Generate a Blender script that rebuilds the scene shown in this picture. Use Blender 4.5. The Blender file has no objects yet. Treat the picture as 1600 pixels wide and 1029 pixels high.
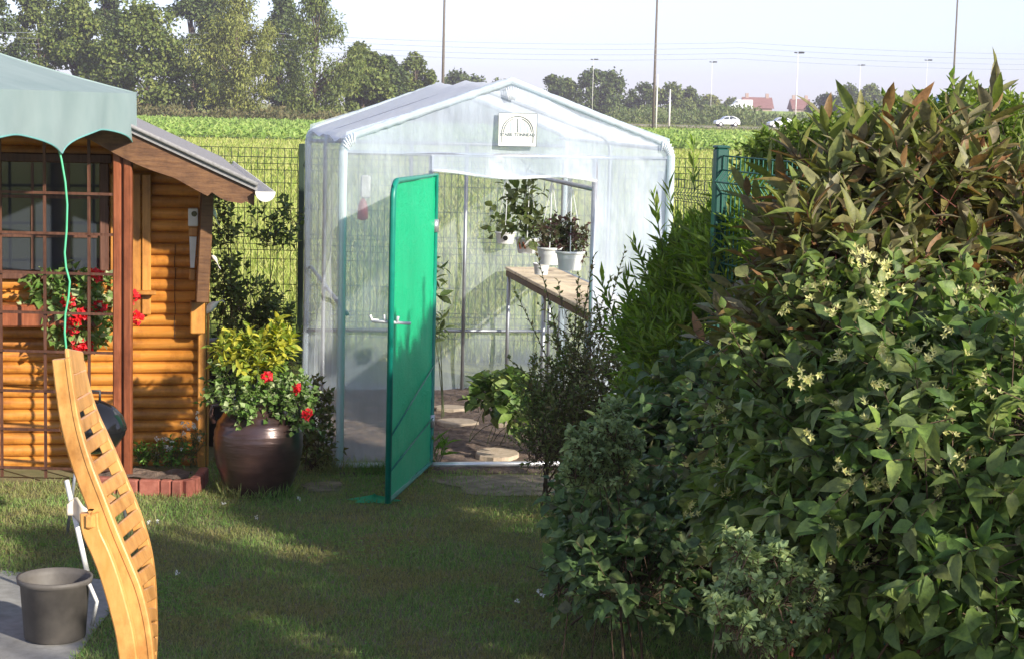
import bpy, math, random
import numpy as np
from mathutils import Vector, Matrix
rnd = random.Random(7)
rng = np.random.default_rng(11)
R = math.radians
PI = math.pi
C = bpy.context.scene.collection
scn = bpy.context.scene

# ------------------------------------------------------------------ camera
F = 2950.0; W0, H0 = 1600.0, 1029.0
HZ = 167.0
CAMZ = 2.07
pitch = math.atan((H0/2-HZ)/F); roll = R(1.4)
f_ = Vector((0, math.cos(pitch), -math.sin(pitch)))
r0 = Vector((1, 0, 0)); u0 = Vector((0, math.sin(pitch), math.cos(pitch)))
rr = r0*math.cos(roll)+u0*math.sin(roll)
uu = u0*math.cos(roll)-r0*math.sin(roll)
cam_d = bpy.data.cameras.new('camera'); cam = bpy.data.objects.new('camera', cam_d); C.objects.link(cam)
m = Matrix(((rr.x, uu.x, -f_.x), (rr.y, uu.y, -f_.y), (rr.z, uu.z, -f_.z))).to_4x4()
m.translation = Vector((0, 0, CAMZ)); cam.matrix_world = m
cam_d.sensor_width = 36; cam_d.lens = F/W0*36; cam_d.clip_end = 5000; cam_d.clip_start = 0.05
scn.camera = cam

# ------------------------------------------------------------------ light
SUN_AZ = R(46)      # to the right of straight behind the camera
SUN_EL = R(24)
sdir = Vector((math.sin(SUN_AZ)*math.cos(SUN_EL), -math.cos(SUN_AZ)*math.cos(SUN_EL), math.sin(SUN_EL)))
world = bpy.data.worlds.new('World'); scn.world = world; world.use_nodes = True
nt = world.node_tree; bg = nt.nodes['Background']
sky = nt.nodes.new('ShaderNodeTexSky'); sky.sky_type = 'NISHITA'; sky.sun_disc = False
sky.sun_elevation = SUN_EL; sky.sun_rotation = math.atan2(sdir.x, sdir.y)
sky.air_density = 1.0; sky.dust_density = 0.25; sky.ozone_density = 7.0; sky.altitude = 20
shs = nt.nodes.new('ShaderNodeHueSaturation'); shs.inputs['Saturation'].default_value = .55
smx = nt.nodes.new('ShaderNodeMix'); smx.data_type = 'RGBA'; smx.blend_type = 'MULTIPLY'; smx.inputs[0].default_value = 1; smx.inputs[7].default_value = (.93, .90, 1.0, 1)
nt.links.new(sky.outputs[0], shs.inputs['Color']); nt.links.new(shs.outputs[0], smx.inputs[6])
nt.links.new(smx.outputs[2], bg.inputs[0]); bg.inputs[1].default_value = 0.081
sd = bpy.data.lights.new('sun', 'SUN'); sd.energy = 2.95; sd.angle = R(1.2); sd.color = (1.0, 0.93, 0.80)
so = bpy.data.objects.new('sun', sd); C.objects.link(so)
so.rotation_euler = sdir.to_track_quat('Z', 'Y').to_euler(); so.location = (20, -20, 20)
scn.view_settings.view_transform = 'Standard'; scn.view_settings.look = 'None'
scn.view_settings.exposure = 1.6; scn.view_settings.gamma = 1
scn.render.engine = 'CYCLES'
scn.cycles.max_bounces = 10; scn.cycles.transparent_max_bounces = 32

# ------------------------------------------------------------------ helpers
def ray(px, py):
    return (f_*F + rr*(px-W0/2) + uu*(H0/2-py))
def at(px, py, Y):
    d = ray(px, py); t = Y/d.y
    return Vector((0, 0, CAMZ))+d*t
def gnd(px, py, z=0.0):
    d = ray(px, py); t = (z-CAMZ)/d.z
    return Vector((0, 0, CAMZ))+d*t
def sc(Y): return F/Y         # pixels per metre at depth Y

def tag(o, label=None, cat=None, group=None, kind=None):
    if label: o['label'] = label
    if cat: o['category'] = cat
    if group: o['group'] = group
    if kind: o['kind'] = kind
    return o
def empty(name, loc=(0, 0, 0), label=None, cat=None, group=None, rz=0, parent=None):
    o = bpy.data.objects.new(name, None); C.objects.link(o); o.location = loc; o.rotation_euler = (0, 0, rz)
    o.empty_display_size = .1
    if parent: o.parent = parent
    return tag(o, label, cat, group)
def place(o, parent):
    if parent is not None:
        o.parent = parent
class MB:
    """collects simple shapes into one mesh"""
    def __init__(s): s.v = []; s.f = []
    def add(s, vs, fs):
        k = len(s.v); s.v += [tuple(v) for v in vs]; s.f += [tuple(i+k for i in f) for f in fs]; return s
    def box(s, c, size, rot=None):
        x, y, z = [a/2 for a in size]; c = Vector(c)
        vs = [Vector(p) for p in ((-x,-y,-z),(x,-y,-z),(x,y,-z),(-x,y,-z),(-x,-y,z),(x,-y,z),(x,y,z),(-x,y,z))]
        if rot is not None: vs = [rot @ v for v in vs]
        return s.add([v+c for v in vs], [(0,3,2,1),(4,5,6,7),(0,1,5,4),(1,2,6,5),(2,3,7,6),(3,0,4,7)])
    def bbox(s, c, size, b=.004, rot=None):
        # box with chamfered edges (octagonal section in each plane)
        x, y, z = [a/2 for a in size]; c = Vector(c); b = min(b, x*.9, y*.9, z*.9)
        vs = []
        for (zz, o) in ((-z, b), (-z+b, 0), (z-b, 0), (z, b)):
            X, Y = x-o, y-o
            vs += [(-X+b,-Y,zz),(X-b,-Y,zz),(X,-Y+b,zz),(X,Y-b,zz),(X-b,Y,zz),(-X+b,Y,zz),(-X,Y-b,zz),(-X,-Y+b,zz)]
        vs = [Vector(v) for v in vs]
        if rot is not None: vs = [rot @ v for v in vs]
        fs = [tuple(range(7,-1,-1)), tuple(range(24,32))]
        for k in range(3):
            for i in range(8):
                j = (i+1) % 8; fs.append((k*8+i, k*8+j, k*8+8+j, k*8+8+i))
        return s.add([v+c for v in vs], fs)
    def tube(s, pts, r, n=8, cap=True, closed=False):
        pts = [Vector(p) for p in pts]; N = len(pts)
        rs = r if isinstance(r, (list, tuple)) else [r]*N
        vs = []; prev = None
        for i, p in enumerate(pts):
            if closed: t = pts[(i+1) % N]-pts[i-1]
            else: t = pts[min(i+1, N-1)]-pts[max(i-1, 0)]
            t.normalize()
            if prev is None:
                a = Vector((0, 0, 1)) if abs(t.z) < .9 else Vector((1, 0, 0))
                e = t.cross(a).normalized()
            else:
                e = (prev-t*prev.dot(t)).normalized()
            prev = e; g = t.cross(e)
            for k in range(n):
                an = 2*PI*k/n; vs.append(p+(e*math.cos(an)+g*math.sin(an))*rs[i])
        fs = []
        for i in range(N if closed else N-1):
            a = i*n; b = ((i+1) % N)*n
            for k in range(n):
                j = (k+1) % n; fs.append((a+k, a+j, b+j, b+k))
        if cap and not closed:
            fs.append(tuple(range(n-1, -1, -1))); fs.append(tuple(range((N-1)*n, N*n)))
        return s.add(vs, fs)
    def lathe(s, prof, c=(0, 0, 0), n=32, cap=True):
        c = Vector(c); vs = []; fs = []
        for (r, z) in prof:
            for k in range(n):
                a = 2*PI*k/n; vs.append(c+Vector((r*math.cos(a), r*math.sin(a), z)))
        for i in range(len(prof)-1):
            for k in range(n):
                j = (k+1) % n; fs.append((i*n+k, i*n+j, i*n+n+j, i*n+n+k))
        if cap:
            fs.append(tuple(range(n-1, -1, -1)))
            fs.append(tuple(range((len(prof)-1)*n, len(prof)*n)))
        return s.add(vs, fs)
    def prism(s, poly, off):
        """planar polygon (list of Vector) extruded by vector off"""
        n = len(poly); off = Vector(off)
        vs = [Vector(p) for p in poly]+[Vector(p)+off for p in poly]
        fs = [tuple(range(n)), tuple(range(2*n-1, n-1, -1))]
        for i in range(n):
            j = (i+1) % n; fs.append((j, i, n+i, n+j))
        return s.add(vs, fs)
    def grid(s, fn, nu, nv):
        vs = [fn(i/nu, j/nv) for j in range(nv+1) for i in range(nu+1)]
        fs = [(j*(nu+1)+i, j*(nu+1)+i+1, (j+1)*(nu+1)+i+1, (j+1)*(nu+1)+i) for j in range(nv) for i in range(nu)]
        return s.add(vs, fs)
    def build(s, name, mat, parent=None, smooth=False):
        me = bpy.data.meshes.new(name); me.from_pydata([tuple(v) for v in s.v], [], s.f); me.update()
        me.materials.append(mat)
        if smooth:
            me.polygons.foreach_set('use_smooth', [True]*len(me.polygons))
        o = bpy.data.objects.new(name, me); C.objects.link(o); place(o, parent)
        return o
def np_mesh(name, V, Fc, mat, parent=None, smooth=False):
    """V (n,3) array; Fc list of (m,k) int arrays"""
    me = bpy.data.meshes.new(name)
    me.vertices.add(len(V)); me.vertices.foreach_set('co', np.asarray(V, dtype=np.float32).ravel())
    loops = np.concatenate([f.ravel() for f in Fc]).astype(np.int32)
    tot = np.concatenate([np.full(len(f), f.shape[1]) for f in Fc]).astype(np.int32)
    st = np.concatenate([[0], np.cumsum(tot)[:-1]]).astype(np.int32)
    me.loops.add(len(loops)); me.loops.foreach_set('vertex_index', loops)
    me.polygons.add(len(tot)); me.polygons.foreach_set('loop_start', st)
    try: me.polygons.foreach_set('loop_total', tot)
    except Exception: pass
    if smooth: me.polygons.foreach_set('use_smooth', np.ones(len(tot), dtype=bool))
    me.update(calc_edges=True); me.validate()
    me.materials.append(mat)
    o = bpy.data.objects.new(name, me); C.objects.link(o); place(o, parent)
    return o

# ------------------------------------------------------------------ materials
def newmat(name):
    m = bpy.data.materials.new(name); m.use_nodes = True
    t = m.node_tree; b = t.nodes['Principled BSDF']
    return m, t, b
def ramp(t, stops, src):
    r = t.nodes.new('ShaderNodeValToRGB'); e = r.color_ramp.elements
    e[0].position, e[0].color = stops[0][0], (*stops[0][1], 1)
    e[1].position, e[1].color = stops[-1][0], (*stops[-1][1], 1)
    for p, c in stops[1:-1]:
        x = e.new(p); x.color = (*c, 1)
    t.links.new(src, r.inputs[0]); return r
def noise(t, scale, detail=4, rough=.6, coord='Object', stretch=None):
    tc = t.nodes.new('ShaderNodeTexCoord'); n = t.nodes.new('ShaderNodeTexNoise')
    n.inputs['Scale'].default_value = scale; n.inputs['Detail'].default_value = detail
    n.inputs['Roughness'].default_value = rough
    if stretch:
        mp = t.nodes.new('ShaderNodeMapping'); mp.inputs['Scale'].default_value = stretch
        t.links.new(tc.outputs[coord], mp.inputs[0]); t.links.new(mp.outputs[0], n.inputs[0])
    else: t.links.new(tc.outputs[coord], n.inputs[0])
    return n
def addbump(t, b, src, strength, dist=.01):
    bp = t.nodes.new('ShaderNodeBump'); bp.inputs['Strength'].default_value = strength
    bp.inputs['Distance'].default_value = dist
    t.links.new(src, bp.inputs['Height']); t.links.new(bp.outputs[0], b.inputs['Normal'])
def surf(name, c1, c2, rough=.6, scale=8, stretch=None, bump=.3, bdist=.005, metal=0, spec=.4, lo=.3, hi=.7, detail=5):
    m, t, b = newmat(name)
    n = noise(t, scale, detail, .65, 'Object', stretch)
    r = ramp(t, [(lo, c1), (hi, c2)], n.outputs[0])
    t.links.new(r.outputs[0], b.inputs['Base Color'])
    b.inputs['Roughness'].default_value = rough; b.inputs['Metallic'].default_value = metal
    b.inputs['Specular IOR Level'].default_value = spec
    if bump: addbump(t, b, n.outputs[0], bump, bdist)
    return m
def leafmat(name, cols, rough=.45, trans=.3, tcol=None, spec=.4, patch=None, mottle=55):
    """per-leaf colour by random-per-island"""
    m, t, b = newmat(name)
    g = t.nodes.new('ShaderNodeNewGeometry')
    k = len(cols)
    st = [(i/(k-1), c) for i, c in enumerate(cols)]
    r = ramp(t, st, g.outputs['Random Per Island'])
    col = r.outputs[0]
    if patch:
        n = noise(t, patch[0], 3, .6)
        mx = t.nodes.new('ShaderNodeMix'); mx.data_type = 'RGBA'; mx.blend_type = 'MIX'
        rr_ = ramp(t, [(.42, (0, 0, 0)), (.6, (1, 1, 1))], n.outputs[0])
        mul = t.nodes.new('ShaderNodeMath'); mul.operation = 'MULTIPLY'; mul.inputs[1].default_value = patch[2]
        t.links.new(rr_.outputs[0], mul.inputs[0])
        t.links.new(mul.outputs[0], mx.inputs[0]); t.links.new(col, mx.inputs[6]); mx.inputs[7].default_value = (*patch[1], 1)
        col = mx.outputs[2]
    if mottle:
        nm = noise(t, mottle, 3, .7); rm = ramp(t, [(.3, (.62, .6, .6)), (.5, (1, 1, 1)), (.72, (1.35, 1.25, 1.0))], nm.outputs[0])
        mm = t.nodes.new('ShaderNodeMix'); mm.data_type = 'RGBA'; mm.blend_type = 'MULTIPLY'; mm.inputs[0].default_value = 1
        t.links.new(col, mm.inputs[6]); t.links.new(rm.outputs[0], mm.inputs[7]); col = mm.outputs[2]
        addbump(t, b, nm.outputs[0], .35, .004)
    t.links.new(col, b.inputs['Base Color']); b.inputs['Roughness'].default_value = max(rough, .5)
    b.inputs['Specular IOR Level'].default_value = min(spec, .28)
    tr = t.nodes.new('ShaderNodeBsdfTranslucent'); ms = t.nodes.new('ShaderNodeMixShader')
    hs = t.nodes.new('ShaderNodeHueSaturation'); hs.inputs['Saturation'].default_value = 1.15; hs.inputs['Value'].default_value = 1.3
    t.links.new(col, hs.inputs['Color']); t.links.new(hs.outputs[0], tr.inputs[0])
    ms.inputs[0].default_value = trans
    out = t.nodes['Material Output']
    t.links.new(b.outputs[0], ms.inputs[1]); t.links.new(tr.outputs[0], ms.inputs[2]); t.links.new(ms.outputs[0], out.inputs[0])
    return m

M = {}
M['bark'] = surf('bark', (.05, .035, .022), (.12, .09, .06), .9, 30, (1, 1, .2))
M['twig'] = surf('twig', (.06, .035, .02), (.13, .085, .05), .8, 40)
M['redtwig'] = surf('redtwig', (.07, .02, .015), (.16, .05, .03), .6, 40)
M['greentwig'] = surf('greentwig', (.06, .09, .03), (.13, .14, .06), .7, 40)
M['lawn_ground'] = surf('lawn_ground', (.10, .11, .04), (.20, .17, .09), .95, 6, bump=.6, bdist=.02)
M['soil'] = surf('soil', (.07, .048, .038), (.19, .135, .10), .95, 14, bump=1, bdist=.03)
M['concrete'] = surf('concrete', (.22, .21, .19), (.32, .31, .29), .9, 20, bump=.3)
M['stone'] = surf('stone', (.36, .28, .2), (.5, .4, .3), .9, 30, bump=.5)

def field_mat():
    m, t, b = newmat('meadow')
    n1 = noise(t, .35, 8, .7, 'Object', (1, .35, 1)); n2 = noise(t, 6, 6, .75)
    r1 = ramp(t, [(.3, (.26, .32, .06)), (.5, (.38, .42, .10)), (.7, (.46, .46, .14))], n1.outputs[0])
    r2 = ramp(t, [(.3, (.45, .5, .35)), (.7, (1.05, 1.0, .9))], n2.outputs[0])
    mx = t.nodes.new('ShaderNodeMix'); mx.data_type = 'RGBA'; mx.blend_type = 'MULTIPLY'; mx.inputs[0].default_value = 1
    t.links.new(r1.outputs[0], mx.inputs[6]); t.links.new(r2.outputs[0], mx.inputs[7])
    t.links.new(mx.outputs[2], b.inputs['Base Color']); b.inputs['Roughness'].default_value = .95
    b.inputs['Specular IOR Level'].default_value = .1
    addbump(t, b, n2.outputs[0], 1, .15)
    return m
M['meadow'] = field_mat()
M['crop'] = surf('crop_ground', (.14, .2, .05), (.28, .36, .1), .95, 1.2, (1, .4, 1), bump=1, bdist=.2, lo=.35, hi=.65)
M['road'] = surf('road', (.28, .24, .2), (.4, .36, .31), .95, 2, bump=.1)
M['drygrass'] = surf('drygrass', (.3, .25, .13), (.45, .38, .24), .95, 1, bump=.1)

def wood_mat(name, c1, c2, c3=None, rough=.45, grain=(1, 12, 12), scale=4, knots=True, spec=.45, bump=.25):
    m, t, b = newmat(name)
    n = noise(t, scale, 8, .65, 'Object', grain)
    r = ramp(t, [(.3, c1), (.7, c2)], n.outputs[0]); col = r.outputs[0]
    if knots:
        tc = t.nodes.new('ShaderNodeTexCoord'); v = t.nodes.new('ShaderNodeTexVoronoi'); v.inputs['Scale'].default_value = 3.1
        mp = t.nodes.new('ShaderNodeMapping'); mp.inputs['Scale'].default_value = tuple(.5+.5*(g > 5)*1.6 for g in grain)
        t.links.new(tc.outputs['Object'], mp.inputs[0]); t.links.new(mp.outputs[0], v.inputs[0])
        rk = ramp(t, [(.0, (1, 1, 1)), (.09, (.75, .75, .75)), (.17, (0, 0, 0))], v.outputs['Distance'])
        mx = t.nodes.new('ShaderNodeMix'); mx.data_type = 'RGBA'
        t.links.new(rk.outputs[0], mx.inputs[0]); t.links.new(col, mx.inputs[6]); mx.inputs[7].default_value = (*(c3 or tuple(a*.35 for a in c1)), 1)
        col = mx.outputs[2]
    g = t.nodes.new('ShaderNodeNewGeometry'); ri = ramp(t, [(0, (.74, .70, .66)), (.5, (1, 1, 1)), (1, (1.1, 1.04, .95))], g.outputs['Random Per Island'])
    ns = noise(t, 2.3, 7, .75, 'Object', (1.3, 1.3, 1)); rs = ramp(t, [(.36, (.45, .39, .34)), (.54, (1, 1, 1))], ns.outputs[0])
    for src in (ri, rs):
        mm = t.nodes.new('ShaderNodeMix'); mm.data_type = 'RGBA'; mm.blend_type = 'MULTIPLY'; mm.inputs[0].default_value = .85
        t.links.new(col, mm.inputs[6]); t.links.new(src.outputs[0], mm.inputs[7]); col = mm.outputs[2]
    t.links.new(col, b.inputs['Base Color']); b.inputs['Roughness'].default_value = rough
    b.inputs['Specular IOR Level'].default_value = spec
    addbump(t, b, n.outputs[0], bump, .004)
    return m
M['log'] = wood_mat('honey_log', (.46, .165, .022), (.70, .31, .06), (.13, .05, .015), .42, (1, 14, 14))
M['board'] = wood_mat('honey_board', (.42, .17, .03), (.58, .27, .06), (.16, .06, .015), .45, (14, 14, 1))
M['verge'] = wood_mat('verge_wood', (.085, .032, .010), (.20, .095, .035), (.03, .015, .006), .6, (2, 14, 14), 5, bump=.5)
M['redwood'] = wood_mat('redbrown_wood', (.17, .045, .018), (.33, .11, .05), (.04, .015, .01), .35, (16, 16, 1), 5)
M['pine'] = wood_mat('pine_wood', (.50, .23, .055), (.68, .36, .12), (.22, .09, .03), .38, (5, 5, 1.2), 6)
M['trellis'] = wood_mat('trellis_wood', (.06, .022, .012), (.15, .065, .04), (.03, .01, .008), .5, (16, 16, 1), 5)  # darkened red-brown wood, shade on trellis and window bars put into the colour
M['hem'] = surf('hem_cloth', (.12, .3, .28), (.16, .36, .33), .8, 30, bump=.1)
M['ply'] = wood_mat('plywood', (.78, .60, .38), (.88, .72, .48), (.3, .18, .1), .6, (8, 1, 1), 3)
M['dark_int'] = surf('dark_interior', (.012, .01, .009), (.02, .016, .014), .9, 4, bump=0)
M['felt'] = surf('roof_felt', (.18, .17, .17), (.28, .27, .27), .9, 60, bump=.4)
M['white_pl'] = surf('white_plastic', (.72, .72, .70), (.8, .8, .78), .4, 6, bump=.05)
M['white_dirty'] = surf('white_dirty', (.5, .48, .44), (.72, .7, .66), .6, 12, bump=.2)
M['white_paint'] = surf('white_paint', (.7, .68, .6), (.8, .79, .74), .5, 14, bump=.1)
M['steel'] = surf('galvanised_steel', (.36, .37, .39), (.52, .53, .55), .38, 10, metal=.7, bump=.05)
M['alu'] = surf('bright_tube', (.7, .7, .72), (.82, .82, .83), .3, 10, metal=.5, bump=.05)
M['wire'] = surf('green_wire', (.02, .035, .022), (.03, .05, .032), .5, 10, bump=0)
M['wireb'] = surf('coated_wire_green', (.02, .10, .075), (.03, .14, .10), .45, 10, bump=0)
M['fpost'] = surf('dark_green_post', (.008, .05, .04), (.012, .075, .058), .4, 5, bump=.05)
M['black'] = surf('black_enamel', (.008, .008, .009), (.012, .012, .013), .12, 5, bump=0, spec=.6)
M['blackpl'] = surf('black_plastic', (.02, .022, .024), (.035, .037, .04), .45, 12, bump=.1)
M['tub'] = surf('grey_tub', (.07, .062, .055), (.13, .115, .10), .6, 8, bump=.1)
M['brick'] = surf('terracotta_brick', (.22, .06, .04), (.36, .13, .09), .85, 22, bump=.6)
M['hose'] = surf('green_hose', (.07, .4, .2), (.11, .5, .28), .35, 10, bump=0)
M['redbag'] = surf('red_plastic', (.6, .12, .12), (.7, .2, .18), .4, 10, bump=0)
M['rag'] = surf('rag', (.5, .42, .3), (.68, .6, .5), .9, 20, bump=.4)

def canvas_mat():
    m, t, b = newmat('mint_canvas')
    n = noise(t, 3, 4); n2 = noise(t, 260, 2)
    r = ramp(t, [(.3, (.25, .33, .325)), (.7, (.33, .41, .40))], n.outputs[0])
    t.links.new(r.outputs[0], b.inputs['Base Color']); b.inputs['Roughness'].default_value = .85
    addbump(t, b, n2.outputs[0], .2, .002)
    tr = t.nodes.new('ShaderNodeBsdfTranslucent'); tr.inputs[0].default_value = (.3, .45, .42, 1)
    ms = t.nodes.new('ShaderNodeMixShader'); ms.inputs[0].default_value = .25
    t.links.new(b.outputs[0], ms.inputs[1]); t.links.new(tr.outputs[0], ms.inputs[2]); t.links.new(ms.outputs[0], t.nodes['Material Output'].inputs[0])
    return m
M['canvas'] = canvas_mat()
def foil_mat(name, lo, hi, col=(.86, .9, .93), tint=(.93, .96, .97), dirt=True):
    m, t, b = newmat(name)
    n = noise(t, 1.6, 6, .6, 'Object', (1, 1, .35)); n2 = noise(t, 9, 4, .6, 'Object', (1, 1, .3))
    b.inputs['Base Color'].default_value = (*col, 1); b.inputs['Roughness'].default_value = .28
    b.inputs['Specular IOR Level'].default_value = .6
    tr = t.nodes.new('ShaderNodeBsdfTranslucent'); tr.inputs[0].default_value = (*col, 1)
    tp = t.nodes.new('ShaderNodeBsdfTransparent'); tp.inputs[0].default_value = (*tint, 1)
    m1 = t.nodes.new('ShaderNodeMixShader'); m1.inputs[0].default_value = .45
    t.links.new(b.outputs[0], m1.inputs[1]); t.links.new(tr.outputs[0], m1.inputs[2])
    rf = ramp(t, [(.3, (lo,)*3), (.7, (hi,)*3)], n.outputs[0])
    m2 = t.nodes.new('ShaderNodeMixShader')
    t.links.new(rf.outputs[0], m2.inputs[0]); t.links.new(tp.outputs[0], m2.inputs[1]); t.links.new(m1.outputs[0], m2.inputs[2])
    tc = t.nodes.new('ShaderNodeTexCoord'); mp = t.nodes.new('ShaderNodeMapping')
    mp.inputs['Rotation'].default_value = (0, R(38), 0); mp.inputs['Scale'].default_value = (7, 7, .7)
    n4 = t.nodes.new('ShaderNodeTexNoise'); n4.inputs['Scale'].default_value = 1.4; n4.inputs['Detail'].default_value = 3
    t.links.new(tc.outputs['Object'], mp.inputs[0]); t.links.new(mp.outputs[0], n4.inputs[0])
    ad = t.nodes.new('ShaderNodeMath'); ad.operation = 'ADD'
    t.links.new(n4.outputs[0], ad.inputs[0]); t.links.new(n2.outputs[0], ad.inputs[1])
    addbump(t, b, ad.outputs[0], .45, .022)
    if dirt:
        nd = noise(t, 5, 6, .7, 'Object', (2, 2, .5))
        rc = ramp(t, [(.35, tuple(a*.8 for a in col)), (.62, col)], nd.outputs[0])
        t.links.new(rc.outputs[0], b.inputs['Base Color'])
    t.links.new(m2.outputs[0], t.nodes['Material Output'].inputs[0])
    return m
M['foil'] = foil_mat('clear_foil', .24, .52, (.78, .84, .93))
M['foil_roof'] = foil_mat('roof_foil', .86, .97, (.97, .97, .98), dirt=False)
M['foil_gable'] = foil_mat('gable_foil', .46, .80, (.74, .82, .94))
M['sleeve'] = foil_mat('seam_foil', .55, .75, (.80, .88, .91), dirt=False)
def net_mat():
    m, t, b = newmat('green_netting')
    n = noise(t, 2.2, 6, .65, 'Object', (1, 1, .4)); n2 = noise(t, 38, 5, .8)
    r = ramp(t, [(.3, (.0, .50, .21)), (.7, (.01, .66, .29))], n.outputs[0])
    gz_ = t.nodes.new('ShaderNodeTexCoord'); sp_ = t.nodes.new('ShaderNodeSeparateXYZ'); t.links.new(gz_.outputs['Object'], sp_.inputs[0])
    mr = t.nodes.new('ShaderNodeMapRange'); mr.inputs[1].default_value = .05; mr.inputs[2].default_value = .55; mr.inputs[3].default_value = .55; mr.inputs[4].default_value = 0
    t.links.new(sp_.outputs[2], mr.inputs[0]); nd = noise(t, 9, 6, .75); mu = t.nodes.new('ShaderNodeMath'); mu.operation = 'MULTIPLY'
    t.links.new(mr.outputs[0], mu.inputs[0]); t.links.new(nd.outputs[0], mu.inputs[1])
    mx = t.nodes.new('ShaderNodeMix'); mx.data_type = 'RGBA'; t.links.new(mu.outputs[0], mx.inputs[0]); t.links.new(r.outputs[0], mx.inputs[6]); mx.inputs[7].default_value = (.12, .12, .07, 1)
    t.links.new(mx.outputs[2], b.inputs['Base Color']); b.inputs['Roughness'].default_value = .4
    addbump(t, b, n2.outputs[0], .9, .016)
    tr = t.nodes.new('ShaderNodeBsdfTranslucent'); tr.inputs[0].default_value = (.02, .7, .4, 1)
    ms = t.nodes.new('ShaderNodeMixShader'); ms.inputs[0].default_value = .3
    t.links.new(b.outputs[0], ms.inputs[1]); t.links.new(tr.outputs[0], ms.inputs[2]); t.links.new(ms.outputs[0], t.nodes['Material Output'].inputs[0])
    return m
M['net'] = net_mat()
M['green_tube'] = surf('green_tube', (.0, .16, .11), (.01, .22, .16), .4, 10, bump=0)
def glaze_mat():
    m, t, b = newmat('brown_glaze')
    n = noise(t, 4, 6, .7, 'Object', (1, 1, 2.5))
    r = ramp(t, [(.3, (.04, .022, .02)), (.6, (.085, .046, .04)), (.75, (.14, .095, .08))], n.outputs[0])
    t.links.new(r.outputs[0], b.inputs['Base Color']); b.inputs['Roughness'].default_value = .32
    b.inputs['Coat Weight'].default_value = .35; b.inputs['Coat Roughness'].default_value = .2; b.inputs['Metallic'].default_value = .3
    n3 = noise(t, 26, 3, .6, 'Object', (.2, .2, 1.6))
    addbump(t, b, n3.outputs[0], .35, .01)
    return m
M['glaze'] = glaze_mat()
def glass_mat():
    m, t, b = newmat('window_glass')
    b.inputs['Base Color'].default_value = (.03, .035, .045, 1); b.inputs['Roughness'].default_value = .06
    b.inputs['Specular IOR Level'].default_value = .8
    return m
M['glass'] = glass_mat()
# leaf colours
M['lf_willow'] = leafmat('willow_leaf', [(.13, .22, .035), (.19, .30, .045), (.28, .38, .07), (.14, .22, .04), (.20, .24, .06)], .45, .42)
M['lf_privet'] = leafmat('privet_leaf', [(.10, .17, .03), (.18, .26, .05), (.26, .33, .08), (.12, .17, .03)], .4, .4)
M['lf_bronze'] = leafmat('bronze_leaf', [(.15, .10, .05), (.16, .19, .045), (.26, .22, .14), (.13, .17, .035), (.24, .12, .06), (.15, .20, .045), (.17, .19, .05), (.24, .21, .13), (.18, .22, .06)], .38, .3, spec=.5)
M['lf_vine'] = leafmat('honeysuckle_leaf', [(.088, .163, .044), (.125, .213, .050), (.188, .275, .062), (.075, .125, .044), (.150, .175, .062), (.237, .312, .088), (.112, .163, .062)], .5, .3, spec=.3)
M['lf_ivy'] = leafmat('ivy_leaf', [(.108, .180, .036), (.156, .228, .054), (.084, .132, .036), (.228, .300, .084), (.168, .156, .072)], .5, .3)
M['lf_twiggy'] = leafmat('twiggy_leaf', [(.120, .144, .048), (.180, .204, .060), (.144, .120, .060), (.240, .264, .084), (.204, .132, .072)], .5, .35)
M['lf_dark'] = leafmat('dark_leaf', [(.088, .112, .037), (.138, .163, .050), (.112, .112, .044), (.188, .200, .062), (.175, .112, .050)], .45, .25)
M['lf_currant'] = leafmat('currant_leaf', [(.080, .145, .051), (.116, .203, .065), (.087, .145, .065), (.174, .261, .087), (.131, .131, .072)], .5, .3)
M['lf_sage'] = leafmat('sage_leaf', [(.22, .31, .14), (.30, .40, .18), (.36, .43, .18)], .6, .3)
M['lf_climb'] = leafmat('climber_leaf', [(.069, .115, .034), (.115, .172, .052), (.092, .127, .046), (.161, .207, .069)], .5, .3)
M['lf_yellow'] = leafmat('golden_leaf', [(.42, .42, .05), (.52, .49, .07), (.28, .34, .05), (.2, .3, .05)], .5, .35)
M['lf_varieg'] = leafmat('variegated_leaf', [(.10, .2, .04), (.2, .3, .08), (.13, .24, .05), (.55, .6, .35)], .5, .3)
M['lf_pot'] = leafmat('pot_leaf', [(.08, .13, .03), (.13, .15, .05), (.09, .12, .05)], .5, .3)
M['lf_purple'] = leafmat('purple_leaf', [(.07, .10, .03), (.12, .05, .06), (.09, .12, .04)], .5, .3)
M['lf_bright'] = leafmat('bright_leaf', [(.12, .26, .04), (.2, .36, .07), (.15, .28, .05)], .5, .35)
M['pet_red'] = leafmat('red_petal', [(.75, .02, .03), (.85, .05, .06), (.8, .03, .05)], .5, .3)
M['pet_cream'] = leafmat('cream_petal', [(.60, .60, .22), (.66, .64, .32), (.5, .45, .16), (.38, .45, .16)], .5, .35)
M['pet_white'] = leafmat('white_petal', [(.8, .8, .78), (.75, .75, .7)], .5, .3)
M['grass'] = leafmat('grass_blade', [(.14, .26, .06), (.19, .33, .08), (.25, .37, .11), (.31, .29, .14), (.13, .29, .09)], .6, .35, patch=(2.3, (.33, .25, .12), .55))
M['meadow_grass'] = leafmat('meadow_blade', [(.22, .32, .06), (.36, .43, .10), (.46, .49, .15), (.5, .48, .2)], .6, .4)
M['crop_leaf'] = leafmat('crop_leaf', [(.16, .27, .05), (.26, .38, .09), (.36, .45, .13)], .45, .35)
def treemat(name, a, b_, c): return leafmat(name, [a, b_, c, a], .55, .3, mottle=.6)
M['tr_a'] = treemat('tree_leaf_grey', (.09, .135, .03), (.15, .20, .045), (.22, .25, .07))
M['tr_b'] = treemat('tree_leaf_dark', (.055, .09, .025), (.09, .135, .035), (.13, .165, .05))
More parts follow.
